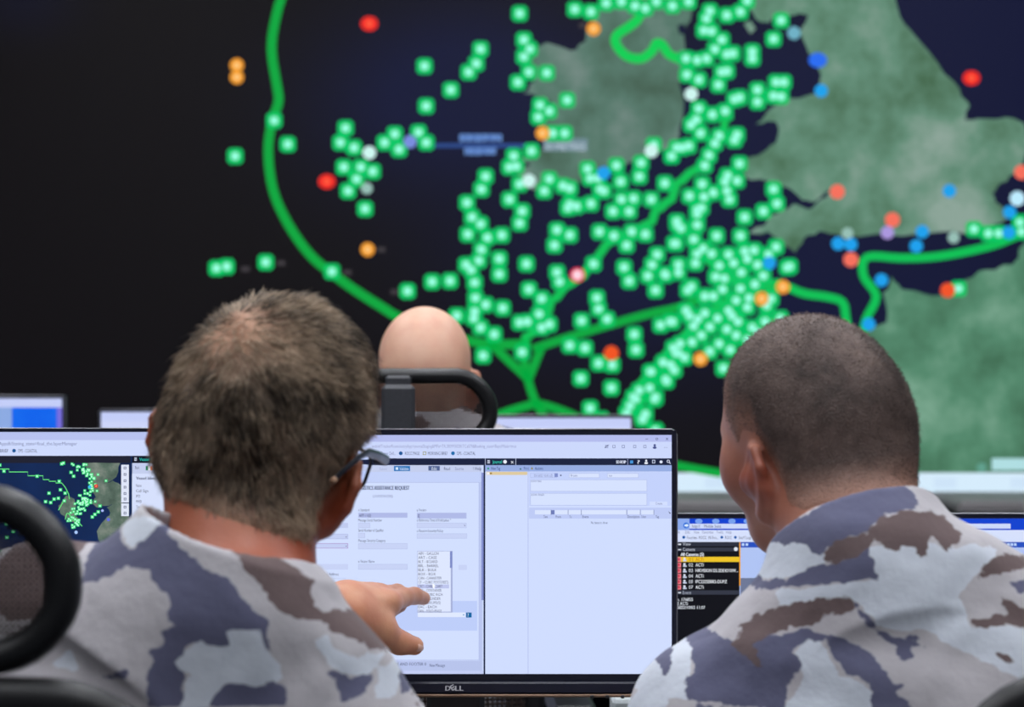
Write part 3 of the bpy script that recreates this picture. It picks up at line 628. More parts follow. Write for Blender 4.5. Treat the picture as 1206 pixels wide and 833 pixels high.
# ================================================================== office chairs
M_mesh = pmat('chair_mesh_fabric', (52, 40, 36), 0.8, scale=300, var=0.3)
def rrect(hw, hh, r, n=8, curve=0.0, cz=0.0, y=0.0):
    pts = []
    for cx, cz_, a0 in ((hw-r, hh-r, 0), (-hw+r, hh-r, 90), (-hw+r, -hh+r, 180), (hw-r, -hh+r, 270)):
        for k in range(n+1):
            a = math.radians(a0+90*k/n); x = cx+r*math.cos(a); zz_ = cz_+r*math.sin(a)
            pts.append((x, y+curve*(x/hw)**2, cz+zz_))
    return pts
def inside_rr(x, z_, hw, hh, r):
    dx = max(abs(x)-(hw-r), 0); dz = max(abs(z_)-(hh-r), 0); return dx*dx+dz*dz <= r*r
def web(mb, hw, hh, r, curve, cz, y, pitch, rad):
    n = int(2*hw/pitch)
    for i in range(n+1):
        x = -hw+i*pitch; zs = [k*hh/40 for k in range(-40, 41) if inside_rr(x, k*hh/40, hw, hh, r)]
        if zs: mb.tube([(x, y+curve*(x/hw)**2, cz+zs[0]), (x, y+curve*(x/hw)**2, cz+zs[-1])], rad, 3, caps=False)
    n = int(2*hh/pitch)
    for i in range(n+1):
        zz_ = -hh+i*pitch; xs = [k*hw/40 for k in range(-40, 41) if inside_rr(k*hw/40, zz_, hw, hh, r)]
        if xs:
            xx = np.linspace(xs[0], xs[-1], 9); mb.tube([(x, y+curve*(x/hw)**2, cz+zz_) for x in xx], rad, 3, caps=False)
def arch(pts, hw, cz, k): return [(x, y, z_-k*(x/hw)**2*min(1, max(.15, .575+(z_-cz)/.08))) for x, y, z_ in pts]
def chair(loc, rz, label, zoff=0.0):
    t = thing('office_chair', loc, label, 'chair', 'black office chairs with headrests', math.radians(rz))
    H = zoff; yb = -.25
    hz = 1.153+H; bz1 = 1.083+H; bz0 = .60+H
    b = MB(); b.tube(arch(rrect(.143, .054, .050, 8, .012, hz, yb-.01), .143, hz, .012), .0125, 12, True, flat=(1.15, 0.98), up=(0, 1, 0)); hf = b.build('headrest_frame', M_blk, t)
    b = MB(); web(b, .138, .042, .04, .012, hz, yb-.012, .0040, .0011); tag(b.build('headrest_mesh', M_mesh, t), kind='stuff')
    b = MB(); b.box((-.026, yb-.05, hz-.10), (.026, yb-.026, hz+.036), 0, .006); b.box((-.02, yb-.03, hz+.01), (.02, yb+.0, hz+.05), 0, .004); b.box((-.02, yb-.06, hz-.2), (.02, yb-.04, hz-.06), 0, .005); b.build('headrest_bracket', pmat('grey_bracket', (62, 63, 68), .5, scale=200), t)
    hh = (bz1-bz0)/2
    b = MB(); b.tube(rrect(.212, hh-.012, .075, 8, .03, (bz0+bz1)/2, yb-.03), .013, 10, True, flat=(1.0, 1.3), up=(0, 1, 0)); b.build('backrest_frame', M_blk, t)
    b = MB(); web(b, .206, hh-.018, .07, .03, (bz0+bz1)/2, yb-.032, .0075, .0024); tag(b.build('backrest_mesh', M_mesh, t), kind='stuff')
    b = MB(); b.tube([(0, -.05, .40+H), (0, -.22, .40+H), (0, yb-.075, .52+H), (0, yb-.075, .8+H), (0, yb-.06, 1.0+H)], [.03, .03, .028, .024, .02], 10); b.build('back_spine', M_blk2, t)
    b = MB(); b.box((-.245, -.22, .42+H), (.245, .25, .475+H), 0, .03); b.build('seat', pmat('black_seat_cloth', (24, 24, 27), .9, scale=400, var=.3, bump=.3), t)
    b = MB(); b.box((-.1, -.13, .385+H), (.1, .1, .422+H), 0, .01); b.build('mechanism', M_blk2, t)
    for sx in (-1, 1):
        b = MB(); b.tube([(sx*.2, -.02, .41+H), (sx*.285, -.02, .42+H), (sx*.285, -.02, .64+H)], .017, 8); a = b.build('armrest_post', M_blk2, t)
        b = MB(); b.box((sx*.285-.04, -.14, .64+H), (sx*.285+.04, .11, .665+H), 0, .012); b.build('armrest_pad', M_blk, t)
    b = MB(); b.lathe([(.028, .09), (.028, .25), (.02, .25), (.02, .39+H)], n=14); b.build('gas_column', M_blk, t)
    for k in range(5):
        a = 2*math.pi*k/5+.3; d = (math.cos(a), math.sin(a))
        b = MB(); b.tube([(0, 0, .115), (d[0]*.15, d[1]*.15, .10), (d[0]*.3, d[1]*.3, .07)], [.03, .024, .016], 8); leg = b.build('base_leg', M_blk, t)
        b = MB(); n = (-d[1], d[0]); c0 = (d[0]*.3, d[1]*.3, .028)
        b.tube([(c0[0]-n[0]*.022, c0[1]-n[1]*.022, .028), (c0[0]+n[0]*.022, c0[1]+n[1]*.022, .028)], .028, 14); b.build('caster', M_blk2, leg)
    return t
chair((-.405, 1.62, 0), -8, 'black mesh office chair with oval headrest at the left edge')
chair((.50, 1.74, 0), 8, 'black mesh office chair whose back corner shows behind the right man', -.012)
chair((-.19, 3.42, 0), 3, 'black mesh office chair with headrest behind the bald man', .063)

# ================================================================== people
def skin_mat(name, rgb, red):
    m, nt, b = base_mat(name)
    tc = nt.nodes.new('ShaderNodeTexCoord'); n = nt.nodes.new('ShaderNodeTexNoise'); n.inputs['Scale'].default_value = 28; n.inputs['Detail'].default_value = 5
    nt.links.new(tc.outputs['Object'], n.inputs['Vector'])
    r = nt.nodes.new('ShaderNodeValToRGB'); r.color_ramp.elements[0].position = .32; r.color_ramp.elements[1].position = .68
    r.color_ramp.elements[0].color = lin(rgb); r.color_ramp.elements[1].color = lin(red)
    nt.links.new(n.outputs['Fac'], r.inputs['Fac'])
    mx = nt.nodes.new('ShaderNodeMix'); mx.data_type = 'RGBA'; mx.blend_type = 'MIX'
    nt.links.new(attr_node(nt, 'ruddy_shade'), mx.inputs['Factor']); nt.links.new(r.outputs['Color'], mx.inputs[6]); mx.inputs[7].default_value = lin(tuple(int(v_*k) for v_, k in zip(red, (.80, .60, .53))))  # darker red mixed in: ruddy skin, and shade painted on the neck
    nt.links.new(mx.outputs[2], b.inputs['Base Color'])
    n2 = nt.nodes.new('ShaderNodeTexNoise'); n2.inputs['Scale'].default_value = 260; nt.links.new(tc.outputs['Object'], n2.inputs['Vector'])
    bp = nt.nodes.new('ShaderNodeBump'); bp.inputs['Strength'].default_value = .18; bp.inputs['Distance'].default_value = .001
    nt.links.new(n2.outputs['Fac'], bp.inputs['Height']); nt.links.new(bp.outputs['Normal'], b.inputs['Normal'])
    b.inputs['Roughness'].default_value = .5; b.inputs['Subsurface Weight'].default_value = .12; b.inputs['Subsurface Radius'].default_value = (.01, .004, .002); b.inputs['Subsurface Scale'].default_value = .6
    return m
def head_core(p):
    d = ell(p, (0,.003,0), (.076,.092,.088))
    d = smin(d, ell(p, (0,-.045,-.03), (.062,.05,.062)), .03)
    d = smin(d, ell(p, (0,.03,-.062), (.060,.06,.066)), .03)
    d = smin(d, ell(p, (0,.058,-.104), (.042,.036,.03)), .03)
    d = smin(d, ell(p, (0,.078,-.004), (.046,.012,.014)), .02)
    return d
def ear_sdf(p, sx, out, ez):
    a = math.radians(out)
    o = np.array((sx*.074, .004, -.05+ez), np.float32)
    fw = np.array((-sx*math.sin(a), math.cos(a), .12), np.float32); fw /= np.linalg.norm(fw)
    up = np.array((sx*.12, -.18, 1.0), np.float32); up -= fw*(up@fw); up /= np.linalg.norm(up)
    nr = np.cross(fw, up)
    q = np.stack([(p-o)@fw, (p-o)@up, (p-o)@nr], 1)
    d = ell(q, (-.004, 0, 0), (.018, .030, .006))
    rim = [(.01,.004),(.011,.02),(.002,.031),(-.013,.030),(-.022,.014),(-.020,-.006),(-.010,-.022),(-.001,-.031),(.008,-.026)]
    for i in range(len(rim)-1): d = smin(d, cone(q, (*rim[i], 0), (*rim[i+1], 0), .0046, .0046), .004)
    d = smin(d, cone(q, (-.003,-.028,0), (.003,-.03,0), .006, .006), .006)
    d = smin(d, cone(q, (.0,.0,0), (.012,.0,.0), .012, .016), .01)
    return d
def head_sdf(p, ear=28, ez=0.0):
    d = head_core(p)
    d = smin(d, cone(p, (0,.095,-.018), (0,.116,-.052), .007, .012), .012)
    d = smin(d, cone(p, (-.012,.1,-.056), (.012,.1,-.056), .009, .009), .008)
    for sx in (-1, 1):
        d = smax(d, -(np.linalg.norm(p-np.array((sx*.030,.102,-.022), np.float32), axis=1)-.014), .01)
        d = smin(d, np.linalg.norm(p-np.array((sx*.032,.079,-.022), np.float32), axis=1)-.0135, .003)
        d = smin(d, ell(p, (sx*.046,.056,-.045), (.024,.026,.03)), .02)
        d = smin(d, ear_sdf(p, sx, ear, ez), .006)
    d = smin(d, cone(p, (-.02,.093,-.082), (.02,.093,-.082), .0055, .0055), .006)
    d = smin(d, cone(p, (-.017,.092,-.092), (.017,.092,-.092), .006, .006), .006)
    return d
def hairline(p, fr=.034):
    x, y, z_ = p[:,0], p[:,1], p[:,2]
    low = np.interp(y, [-.12,-.06,-.035,-.022,-.008,.012,.03,.036,.05], [-.098,-.098,-.09,-.06,-.022,-.014,-.03,-.05,-.05])
    return np.maximum(y-(fr+.55*np.clip(z_, -.05, .1)), low-z_)
class Person:
    def __init__(s, name, loc, label, N, Pel, Ls, Rs, hc, R, hs, arms, skin, vox):
        s.A = lambda a: np.array(a, np.float32)
        s.t = thing(name, loc, label, 'person'); s.N, s.Pel, s.Ls, s.Rs, s.hc = map(s.A, (N, Pel, Ls, Rs, hc)); s.R = R; s.hs = hs; s.arms = arms; s.skin = skin; s.vox = vox
        up = s.N-s.Pel; up /= np.linalg.norm(up); x = s.Rs-s.Ls; x /= np.linalg.norm(x)
        up -= x*(up@x); up /= np.linalg.norm(up); s.T = np.stack([x, np.cross(up, x), up], 1)
    def hl(s, p): return ((p-s.hc)@s.R)/s.hs
    def hw(s, q): return s.hc+(s.R@(s.A(q)*s.hs))
    def torso(s, p, o=0.0):
        q = (p-s.N)@s.T; sl = (s.Ls-s.N)@s.T; sr = (s.Rs-s.N)@s.T
        d = ell(q, (0,.045,-.2), (.165+o,.112+o,.2+o))
        d = smin(d, ell(q, (0,.018,-.13), (.155+o,.085+o,.12+o)), .05)
        pl = (s.Pel-s.N)@s.T
        d = smin(d, cone(q, (0,.05,-.25), pl+s.A((0,.02,.03)), .125+o, .135+o), .06)
        for sg, sh in ((-1, sl), (1, sr)):
            d = smin(d, cone(q, (sg*.015,.0,.0), sh*s.A((.85,1,1))+s.A((0,0,.012)), .052+o, .05+o), .05)
            d = smin(d, np.linalg.norm(q-sh, axis=1)-(.06+o), .05)
        return d
    def armd(s, p, o=0.0, upto=1.0, k=.04):
        d = np.full(len(p), 9.0, np.float32)
        for sh, el, wr in ((s.Ls, *map(s.A, s.arms[0][:2])), (s.Rs, *map(s.A, s.arms[1][:2]))):
            e2 = el+(wr-el)*upto
            d = np.minimum(d, smin(cone(p, sh, el, .052+o, .043+o), cone(p, el, e2, .043+o, (.043+(.027-.043)*upto)+o*(.8 if upto < 1 else 1)), .02))
        return d
    def body(s, p):
        q = s.hl(p); d = head_sdf(q, s.ear, s.ez)*s.hs
        nt_ = s.hw((0,-.018,-.07)); nb = s.N+s.T@s.A((0,.02,-.03))
        d = smin(d, cone(p, nt_, nb, s.nr*s.hs, s.nr*1.06), .025)
        t = s.torso(p, -.012); t = smin(t, s.armd(p, -.008), .03)
        d = smin(d, t, .03)
        for hnd in s.hands(p): d = smin(d, hnd, .012)
        return d
    def hands(s, p):
        out = []
        for k in (0, 1): out.append(s.hand_pts(p, s.arms[k][2]))
        return out
    def hand_pts(s, p, chains):
        d = np.full(len(p), 9.0, np.float32)
        for grp in chains:
            k = grp[0]; g = np.full(len(p), 9.0, np.float32)
            for ch in grp[1]:
                for i in range(len(ch)-1):
                    (a, ra), (b_, rb) = ch[i], ch[i+1]; g = smin(g, cone(p, a, b_, ra, rb), .004 if k < .01 else .01)
            d = smin(d, g, k)
        return d
    def build_body(s, lo, hi):
        v, q = nets(s.body, lo, hi, s.vox); me = np_mesh('body', v, q)
        hlp = s.hl(v)
        rud = np.exp(-((np.abs(hlp[:,0])-.085)/.022)**2-((hlp[:,2]+.05)/.04)**2)*1.0
        nk = np.clip((-.05-hlp[:,2])/.05, 0, 1)*(np.linalg.norm(hlp, axis=1) < .24)*s.neck_red  # neck tint: partly ruddy skin, partly shade under the head painted in
        attr(me, 'ruddy_shade', np.clip(rud+nk, 0, 1))
        s.bo = link('body', me, s.skin, s.t, True)
        eyes(s)
    def jacket(s, p):
        d = s.torso(p, .010); d = smin(d, s.armd(p, .012, s.cuff), .035)
        d = d-.0035*wnoise(p*s.A((1,1,1.6)), .16, 3)-.0014*wnoise(p, .055, 5)
        # standing collar
        ax = s.A(s.cax); ax /= np.linalg.norm(ax)
        c0 = s.N+s.T@s.A((0,.014,-.03))+s.A(s.coff); u = p-c0; h_ = u@ax; rad = np.linalg.norm(u-h_[:, None]*ax, axis=1)
        rr_ = s.col_r-.10*np.clip(h_, 0, .1)
        col = np.maximum(np.abs(rad-rr_)-.0045, np.maximum(h_-s.col_h, -h_-.03))
        d = smin(d, col, s.ck)
        # neck opening
        d = smax(d, -np.maximum(rad-(s.col_r-.0075), -h_-.005), .004)
        for k in (0, 1):
            el, wr = map(s.A, s.arms[k][:2]); a = wr-el; L_ = np.linalg.norm(a); a /= L_
            e = el+a*L_*s.cuff; u = p-e; h_ = u@a; rad = np.linalg.norm(u-h_[:, None]*a, axis=1)
            near = rad < .09
            d = np.where(near & (h_ > -.05), np.maximum(d, h_), d)
        pz = s.Pel[2]-.02
        return np.maximum(d, pz-p[:,2])
    def build_jacket(s, lo, hi, mat, camo, Yr, vox):
        v, q = nets(s.jacket, lo, hi, vox); me = np_mesh('jacket', v, q)
        uv = np.stack([v[:,0]/Yr*F+CX, CY-(v[:,2]-CZ)/Yr*F], 1)
        far = (v[:,1] > s.N[1]+.13)
        for k, polys in camo.items():
            d = np.full(len(v), 60.0, np.float32)
            for pl in polys: d = np.minimum(d, poly_sd(uv, pl))
            extra = {'pale': (.13, 11, .25), 'slate': (.15, 12, .45), 'brown': (.14, 13, .62)}[k]
            cover = np.clip(np.minimum.reduce([uv[:,0]-s.box[0], s.box[2]-uv[:,0], uv[:,1]-s.box[1], s.box[3]-uv[:,1]]), -30, 30)
            d2 = (extra[2]-wnoise(v, extra[0], extra[1]))*26
            d = np.where((cover > 0) & ~far, d, d2)
            attr(me, k, d/10.0)
        return link('jacket', me, mat, s.t, True)
    def build_hair(s, mat, thick, dens, length, lie, whorl, spot, vox=.0022, seed=1, rad=.0003, taper=.03, clump=0.0):
        def fn(p):
            q = s.hl(p); d = head_core(q)*s.hs; g = hairline(q, s.fr)*s.hs
            nt_ = s.hw((0,-.018,-.07)); nb = s.N+s.T@s.A((0,.02,-.03)); d = smin(d, cone(p, nt_, nb, s.nr*s.hs, s.nr*1.06), .025)
            tn = (thick*np.clip(-g/taper, 0, 1)**.6)*np.interp(q[:,2], [-.04, .03], [s.side, 1])-.003*(1-np.clip(-g/.012, 0, 1))
            if clump: tn = tn*(1+clump*wnoise(q, .045, 8)+.5*clump*wnoise(q, .02, 9))
            return np.maximum(np.maximum(d-tn-.0004, -(d+.008)), g)
        e = .135*s.hs; v, q = nets(fn, s.hc-e, s.hc+e, vox); me = np_mesh('hair', v, q)
        hp = s.hl(v); g = hairline(hp, s.fr); wl = s.A(whorl); sp = np.exp(-(np.linalg.norm((hp-s.A(spot[:3]))/s.A((1.25,1,1)), axis=1)/spot[3])**2) if spot else np.zeros(len(v))
        attr(me, 'fade', np.clip(-g/s.fd, 0, 1)**.7); attr(me, 'thin', sp); attr(me, 'tone', np.full(len(v), .35, np.float32))
        ho = link('hair', me, mat, s.t, True)
        nr = np.zeros(len(v)*3, np.float32); me.vertices.foreach_get('normal', nr); nr = nr.reshape(-1, 3)
        outw = np.einsum('ij,ij->i', nr, v-s.hc) > 0
        core = head_core(hp)*s.hs; ok = outw & (core > -.002) & (g < -.002)
        r_ = np.random.default_rng(seed); cand = np.flatnonzero(ok)
        pr = (1-.75*sp[cand])*np.clip(.25+np.clip(-g[cand]/.03, 0, 1), 0, 1); pr /= pr.sum()
        pick = r_.choice(cand, dens, p=pr)
        base = v[pick]+r_.normal(0, .0012, (dens, 3)); n = nr[pick]
        fl = (hp[pick]-wl)@s.R.T; fl[:,2] -= .03; fl -= n*np.einsum('ij,ij->i', fl, n)[:, None]; fl /= np.linalg.norm(fl, axis=1)[:, None]+1e-6
        sw = np.stack([wnoise(hp[pick], .05, 20+k) for k in range(3)], 1)*.55+r_.normal(0, .28, (dens, 3))
        Lh = r_.uniform(*length, dens)*np.clip(.35+np.clip(-g[pick]/.04, 0, 1), 0, 1)
        d1 = n*(1-lie)+fl*lie+sw*.5; d1 /= np.linalg.norm(d1, axis=1)[:, None]
        d2 = n*(.7-lie)+fl*(lie+.2)+sw*.6; d2 /= np.linalg.norm(d2, axis=1)[:, None]
        P0 = base-n*.0015; P1 = P0+d1*(Lh*.5)[:, None]; P2 = P1+d2*(Lh*.5)[:, None]
        a = np.cross(d1, r_.normal(size=(dens, 3))); a /= np.linalg.norm(a, axis=1)[:, None]; b_ = np.cross(d1, a)
        vs = []
        for P_, rr_ in ((P0, rad), (P1, rad*.9)):
            for k in range(3): an = 2*math.pi*k/3; vs.append(P_+(a*math.cos(an)+b_*math.sin(an))*rr_)
        vs.append(P2); vs = np.stack(vs, 1).reshape(-1, 3)
        tr = np.array([(0,1,4),(0,4,3),(1,2,5),(1,5,4),(2,0,3),(2,3,5),(3,4,6),(4,5,6),(5,3,6)])
        q = (np.arange(dens)[:, None, None]*7+tr[None]).reshape(-1, 3)
        ms = np_mesh('strands', vs, q, True)
        tone = np.clip(.42+.4*wnoise(hp[pick], .05, 31)+r_.normal(0, .25, dens)+s.grey*np.clip((hp[pick][:,0]-.045)/.03, 0, 1)*(hp[pick][:,2] < .02)+s.grey*.9*sp[pick], 0, 1.2)
        attr(ms, 'tone', np.repeat(tone, 7)); attr(ms, 'fade', np.ones(len(vs))); attr(ms, 'thin', np.zeros(len(vs)))
        so = link('hair_strands', ms, mat, ho, True); so['kind'] = 'stuff'
        return ho
    def build_legs(s, knees, ankles, col, shoe_dir=(0, 1)):
        A = s.A; hips = [s.Pel+s.T@A((sg*.09, .02, -.02)) for sg in (-1, 1)]
        def fn(p):
            d = ell(p, s.Pel+A((0,.01,-.01)), (.165,.135,.10))
            for h_, k, a in zip(hips, knees, ankles):
                d = smin(d, smin(cone(p, h_, k, .085, .06), cone(p, k, a, .062, .05), .02), .04)
            d = np.maximum(d, .09-p[:,2]); return d-.002*wnoise(p, .09, 4)
        pts = np.array([*hips, *map(A, knees), *map(A, ankles)]); lo = pts.min(0)-.2; hi = pts.max(0)+.2
        v, q = nets(fn, lo, hi, .009); link('trousers', np_mesh('trousers', v, q), col, s.t, True)
        for a in ankles:
            a = A(a); dx, dy = shoe_dir
            def fb(p):
                d = smin(cone(p, (a[0],a[1],.16), (a[0],a[1],.06), .05, .045), cone(p, (a[0],a[1]-.02*dy,.045), (a[0]+dx*.17,a[1]+dy*.17,.04), .045, .04), .02)
                return np.maximum(d, .002-p[:,2])
            v, q = nets(fb, (a[0]-.25,a[1]-.25,-.02), (a[0]+.25,a[1]+.27,.26), .008); link('boot', np_mesh('boot', v, q), M_blk2, s.t, True)
def eyes(s):
    for sx in (-1, 1):
        b = MB(); c0 = s.hw((sx*.032, .0815, -.022)); r_ = .0125*s.hs
        n, m_ = 10, 7; vs = []; fs = []
        for i in range(m_+1):
            th = math.pi*i/m_
            for k in range(n): ph = 2*math.pi*k/n; vs.append(c0+s.R@s.A((math.sin(th)*math.cos(ph), math.cos(th), math.sin(th)*math.sin(ph)))*r_)
        for i in range(m_):
            for k in range(n): fs.append((i*n+k, i*n+(k+1) % n, (i+1)*n+(k+1) % n, (i+1)*n+k))
        b.add(vs, fs[:n], 1, True); b.f += [tuple(x) for x in fs[n:]]; b.m += [0]*(len(fs)-n); b.sm += [True]*(len(fs)-n)
        b.build('eye', [pmat('eye_white', (225, 222, 218), .2), pmat('iris', (60, 70, 80), .2)], s.bo, True)
def hair_mat(name, dark, light, skin, fade_lo):
    m, nt, b = base_mat(name); tc = nt.nodes.new('ShaderNodeTexCoord')
    r = nt.nodes.new('ShaderNodeValToRGB'); r.color_ramp.elements[0].color = lin(dark); r.color_ramp.elements[1].color = lin(light)
    n = nt.nodes.new('ShaderNodeTexNoise'); n.inputs['Scale'].default_value = 90; n.inputs['Detail'].default_value = 6; nt.links.new(tc.outputs['Object'], n.inputs['Vector'])
    ad = nt.nodes.new('ShaderNodeMath'); ad.operation = 'MULTIPLY_ADD'; nt.links.new(n.outputs['Fac'], ad.inputs[0]); ad.inputs[1].default_value = .7; 
    sub = nt.nodes.new('ShaderNodeMath'); sub.operation = 'SUBTRACT'; nt.links.new(attr_node(nt, 'tone'), sub.inputs[0]); sub.inputs[1].default_value = .35
    nt.links.new(sub.outputs[0], ad.inputs[2]); nt.links.new(ad.outputs[0], r.inputs['Fac'])
    nb_ = nt.nodes.new('ShaderNodeTexNoise'); nb_.inputs['Scale'].default_value = 17; nb_.inputs['Detail'].default_value = 3; nt.links.new(tc.outputs['Object'], nb_.inputs['Vector'])
    a2 = nt.nodes.new('ShaderNodeMath'); a2.operation = 'MULTIPLY_ADD'; nt.links.new(nb_.outputs['Fac'], a2.inputs[0]); a2.inputs[1].default_value = 1.5; a2.inputs[2].default_value = -.75
    a3_ = nt.nodes.new('ShaderNodeMath'); a3_.operation = 'ADD'; nt.links.new(a2.outputs[0], a3_.inputs[0]); nt.links.new(ad.outputs[0], a3_.inputs[1]); nt.links.new(a3_.outputs[0], r.inputs['Fac'])
    # short hair lets the scalp show where it fades out or thins
    f1 = nt.nodes.new('ShaderNodeMapRange'); nt.links.new(attr_node(nt, 'fade'), f1.inputs['Value']); f1.inputs['From Min'].default_value = 0; f1.inputs['From Max'].default_value = 1; f1.inputs['To Min'].default_value = fade_lo; f1.inputs['To Max'].default_value = 0
    mxm = nt.nodes.new('ShaderNodeMath'); mxm.operation = 'ADD'; mxm.use_clamp = True; nt.links.new(f1.outputs[0], mxm.inputs[0])
    t7 = nt.nodes.new('ShaderNodeMath'); t7.operation = 'MULTIPLY'; t7.inputs[1].default_value = .75; nt.links.new(attr_node(nt, 'thin'), t7.inputs[0]); nt.links.new(t7.outputs[0], mxm.inputs[1])
    mx = nt.nodes.new('ShaderNodeMix'); mx.data_type = 'RGBA'; nt.links.new(mxm.outputs[0], mx.inputs['Factor']); nt.links.new(r.outputs['Color'], mx.inputs[6]); mx.inputs[7].default_value = lin(skin)
    nt.links.new(mx.outputs[2], b.inputs['Base Color']); b.inputs['Roughness'].default_value = .55; b.inputs['Specular IOR Level'].default_value = .3
    n2 = nt.nodes.new('ShaderNodeTexNoise'); n2.inputs['Scale'].default_value = 500; nt.links.new(tc.outputs['Object'], n2.inputs['Vector'])
    bp = nt.nodes.new('ShaderNodeBump'); bp.inputs['Strength'].default_value = .7; bp.inputs['Distance'].default_value = .002; nt.links.new(n2.outputs['Fac'], bp.inputs['Height']); nt.links.new(bp.outputs['Normal'], b.inputs['Normal'])
    return m
def camo_mat(name, base, pale, slate, brown):
    m, nt, b = base_mat(name); tc = nt.nodes.new('ShaderNodeTexCoord')
    mp = nt.nodes.new('ShaderNodeMapping'); mp.inputs['Scale'].default_value = (1, 1, 1.5); nt.links.new(tc.outputs['Object'], mp.inputs['Vector'])
    cur = None
    for i, (k, col) in enumerate((('pale', pale), ('slate', slate), ('brown', brown))):
        n = nt.nodes.new('ShaderNodeTexNoise'); n.inputs['Scale'].default_value = 75+11*i; n.inputs['Detail'].default_value = 3; nt.links.new(mp.outputs[0], n.inputs['Vector'])
        ma = nt.nodes.new('ShaderNodeMath'); ma.operation = 'MULTIPLY_ADD'; nt.links.new(n.outputs['Fac'], ma.inputs[0]); ma.inputs[1].default_value = 1.5
        nt.links.new(attr_node(nt, k), ma.inputs[2])
        mr = nt.nodes.new('ShaderNodeMapRange'); nt.links.new(ma.outputs[0], mr.inputs['Value']); mr.inputs['From Min'].default_value = .87; mr.inputs['From Max'].default_value = .70
        mx = nt.nodes.new('ShaderNodeMix'); mx.data_type = 'RGBA'; nt.links.new(mr.outputs[0], mx.inputs['Factor'])
        if cur is None: mx.inputs[6].default_value = lin(base)
        else: nt.links.new(cur, mx.inputs[6])
        mx.inputs[7].default_value = lin(col); cur = mx.outputs[2]
    nt.links.new(cur, b.inputs['Base Color']); b.inputs['Roughness'].default_value = .85; b.inputs['Specular IOR Level'].default_value = .2
    b.inputs['Sheen Weight'].default_value = .1
    n2 = nt.nodes.new('ShaderNodeTexNoise'); n2.inputs['Scale'].default_value = 22; n2.inputs['Detail'].default_value = 6; nt.links.new(tc.outputs['Object'], n2.inputs['Vector'])
    bp = nt.nodes.new('ShaderNodeBump'); bp.inputs['Strength'].default_value = .35; bp.inputs['Distance'].default_value = .012; nt.links.new(n2.outputs['Fac'], bp.inputs['Height']); nt.links.new(bp.outputs['Normal'], b.inputs['Normal'])
    return m
def tr(pts, ox, oy, sc): return [(ox+x/sc, oy+y/sc) for x, y in pts]
M_camo = camo_mat('camouflage_cloth', (184, 180, 184), (204, 210, 220), (96, 97, 122), (106, 90, 90))
M_trou = pmat('grey_trouser_cloth', (110, 112, 124), .9, scale=60, var=.25, bump=.3)
def flat_hand(wr, d, nrm, side, curl=.35):
    """a relaxed hand lying palm down: chains of (point, radius)"""
    wr, d, nrm = (np.array(a, float) for a in (wr, d, nrm)); d /= np.linalg.norm(d); nrm /= np.linalg.norm(nrm); s_ = np.cross(d, nrm)*side
    palm = []; fing = []
    for k, (o, ln) in enumerate(((.030, .068), (.010, .076), (-.010, .072), (-.028, .056))):
        m0 = wr+d*.088+s_*o; palm.append([(wr+s_*o*.5, .016), (m0, .0135)])
        p1 = m0+d*ln*.45-nrm*.010*curl; p2 = p1+d*ln*.3-nrm*.03*curl; p3 = p2+d*ln*.22-nrm*.03*curl
        fing.append([(m0, .0095), (p1, .009), (p2, .0083), (p3, .007)])
    th = [(wr+d*.02+s_*.02, .014), (wr+d*.055+s_*.05, .0115), (wr+d*.085+s_*.062, .010), (wr+d*.108+s_*.064, .008)]
    return [(.02, palm), (.006, fing[:1]), (.006, fing[1:2]), (.006, fing[2:3]), (.006, fing[3:]), (.012, [th])]

# ---------------------------------------------------------------- the man on the left, pointing at the screen
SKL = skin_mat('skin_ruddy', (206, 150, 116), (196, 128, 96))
def a3(px, py, Y): return np.array(at(px, py, Y), np.float32)
wr = a3(372, 719, 2.262); el = np.array((-.345, 2.02, 1.02), np.float32)
tip = a3(500, 705, 2.405)
iM = a3(456, 711, 2.33); mM = a3(447, 702, 2.352); rM = a3(436, 700, 2.362); lM = a3(424, 704, 2.362)
hand_L = [(.022, [[(wr, .026), (a3(410, 714, 2.30), .026)], [(wr, .024), (a3(405, 726, 2.28), .026)], [(a3(405, 724, 2.285), .027), (iM, .0155)], [(a3(410, 708, 2.30), .022), (mM, .014)], [(a3(405, 708, 2.31), .02), (rM, .0135)], [(a3(400, 712, 2.31), .02), (lM, .013)],
                  [(a3(415, 726, 2.29), .024), (a3(445, 735, 2.31), .0155)]]),
          (.008, [[(iM, .0140), (a3(476, 704, 2.366), .0105), (a3(488, 702, 2.388), .0100), (a3(499, 705, 2.408), .0082)]]),
          (.006, [[(mM, .012), (a3(468, 698, 2.385), .0098), (a3(470, 712, 2.392), .009), (a3(458, 722, 2.378), .008)]]),
          (.006, [[(rM, .0115), (a3(454, 700, 2.395), .0095), (a3(457, 714, 2.398), .0088), (a3(446, 722, 2.384), .008)]]),
          (.006, [[(lM, .011), (a3(440, 706, 2.392), .0088), (a3(444, 718, 2.394), .008), (a3(434, 724, 2.38), .0072)]]),
          (.014, [[(a3(412, 730, 2.285), .022), (a3(450, 745, 2.31), .0158), (a3(470, 757, 2.325), .0122), (a3(488, 761, 2.335), .0108)]])]
wrR = np.array((-.02, 1.99, .775)); 
P1 = Person('person', (-.31, 1.56, 0), 'grey-haired man with glasses in camouflage jacket pointing at the centre screen',
            (-.205, 1.60, 1.082), (-.335, 1.56, .585), (-.380, 1.665, 1.068), (-.062, 1.60, .918), a3(322, 481, 1.74), rot(-14, 17, 8), 1.03,
            [(el, wr, hand_L), ((.03, 1.74, .80), wrR, flat_hand(wrR, (-.3, 1, 0), (0, 0, 1), -1))], SKL, .003)
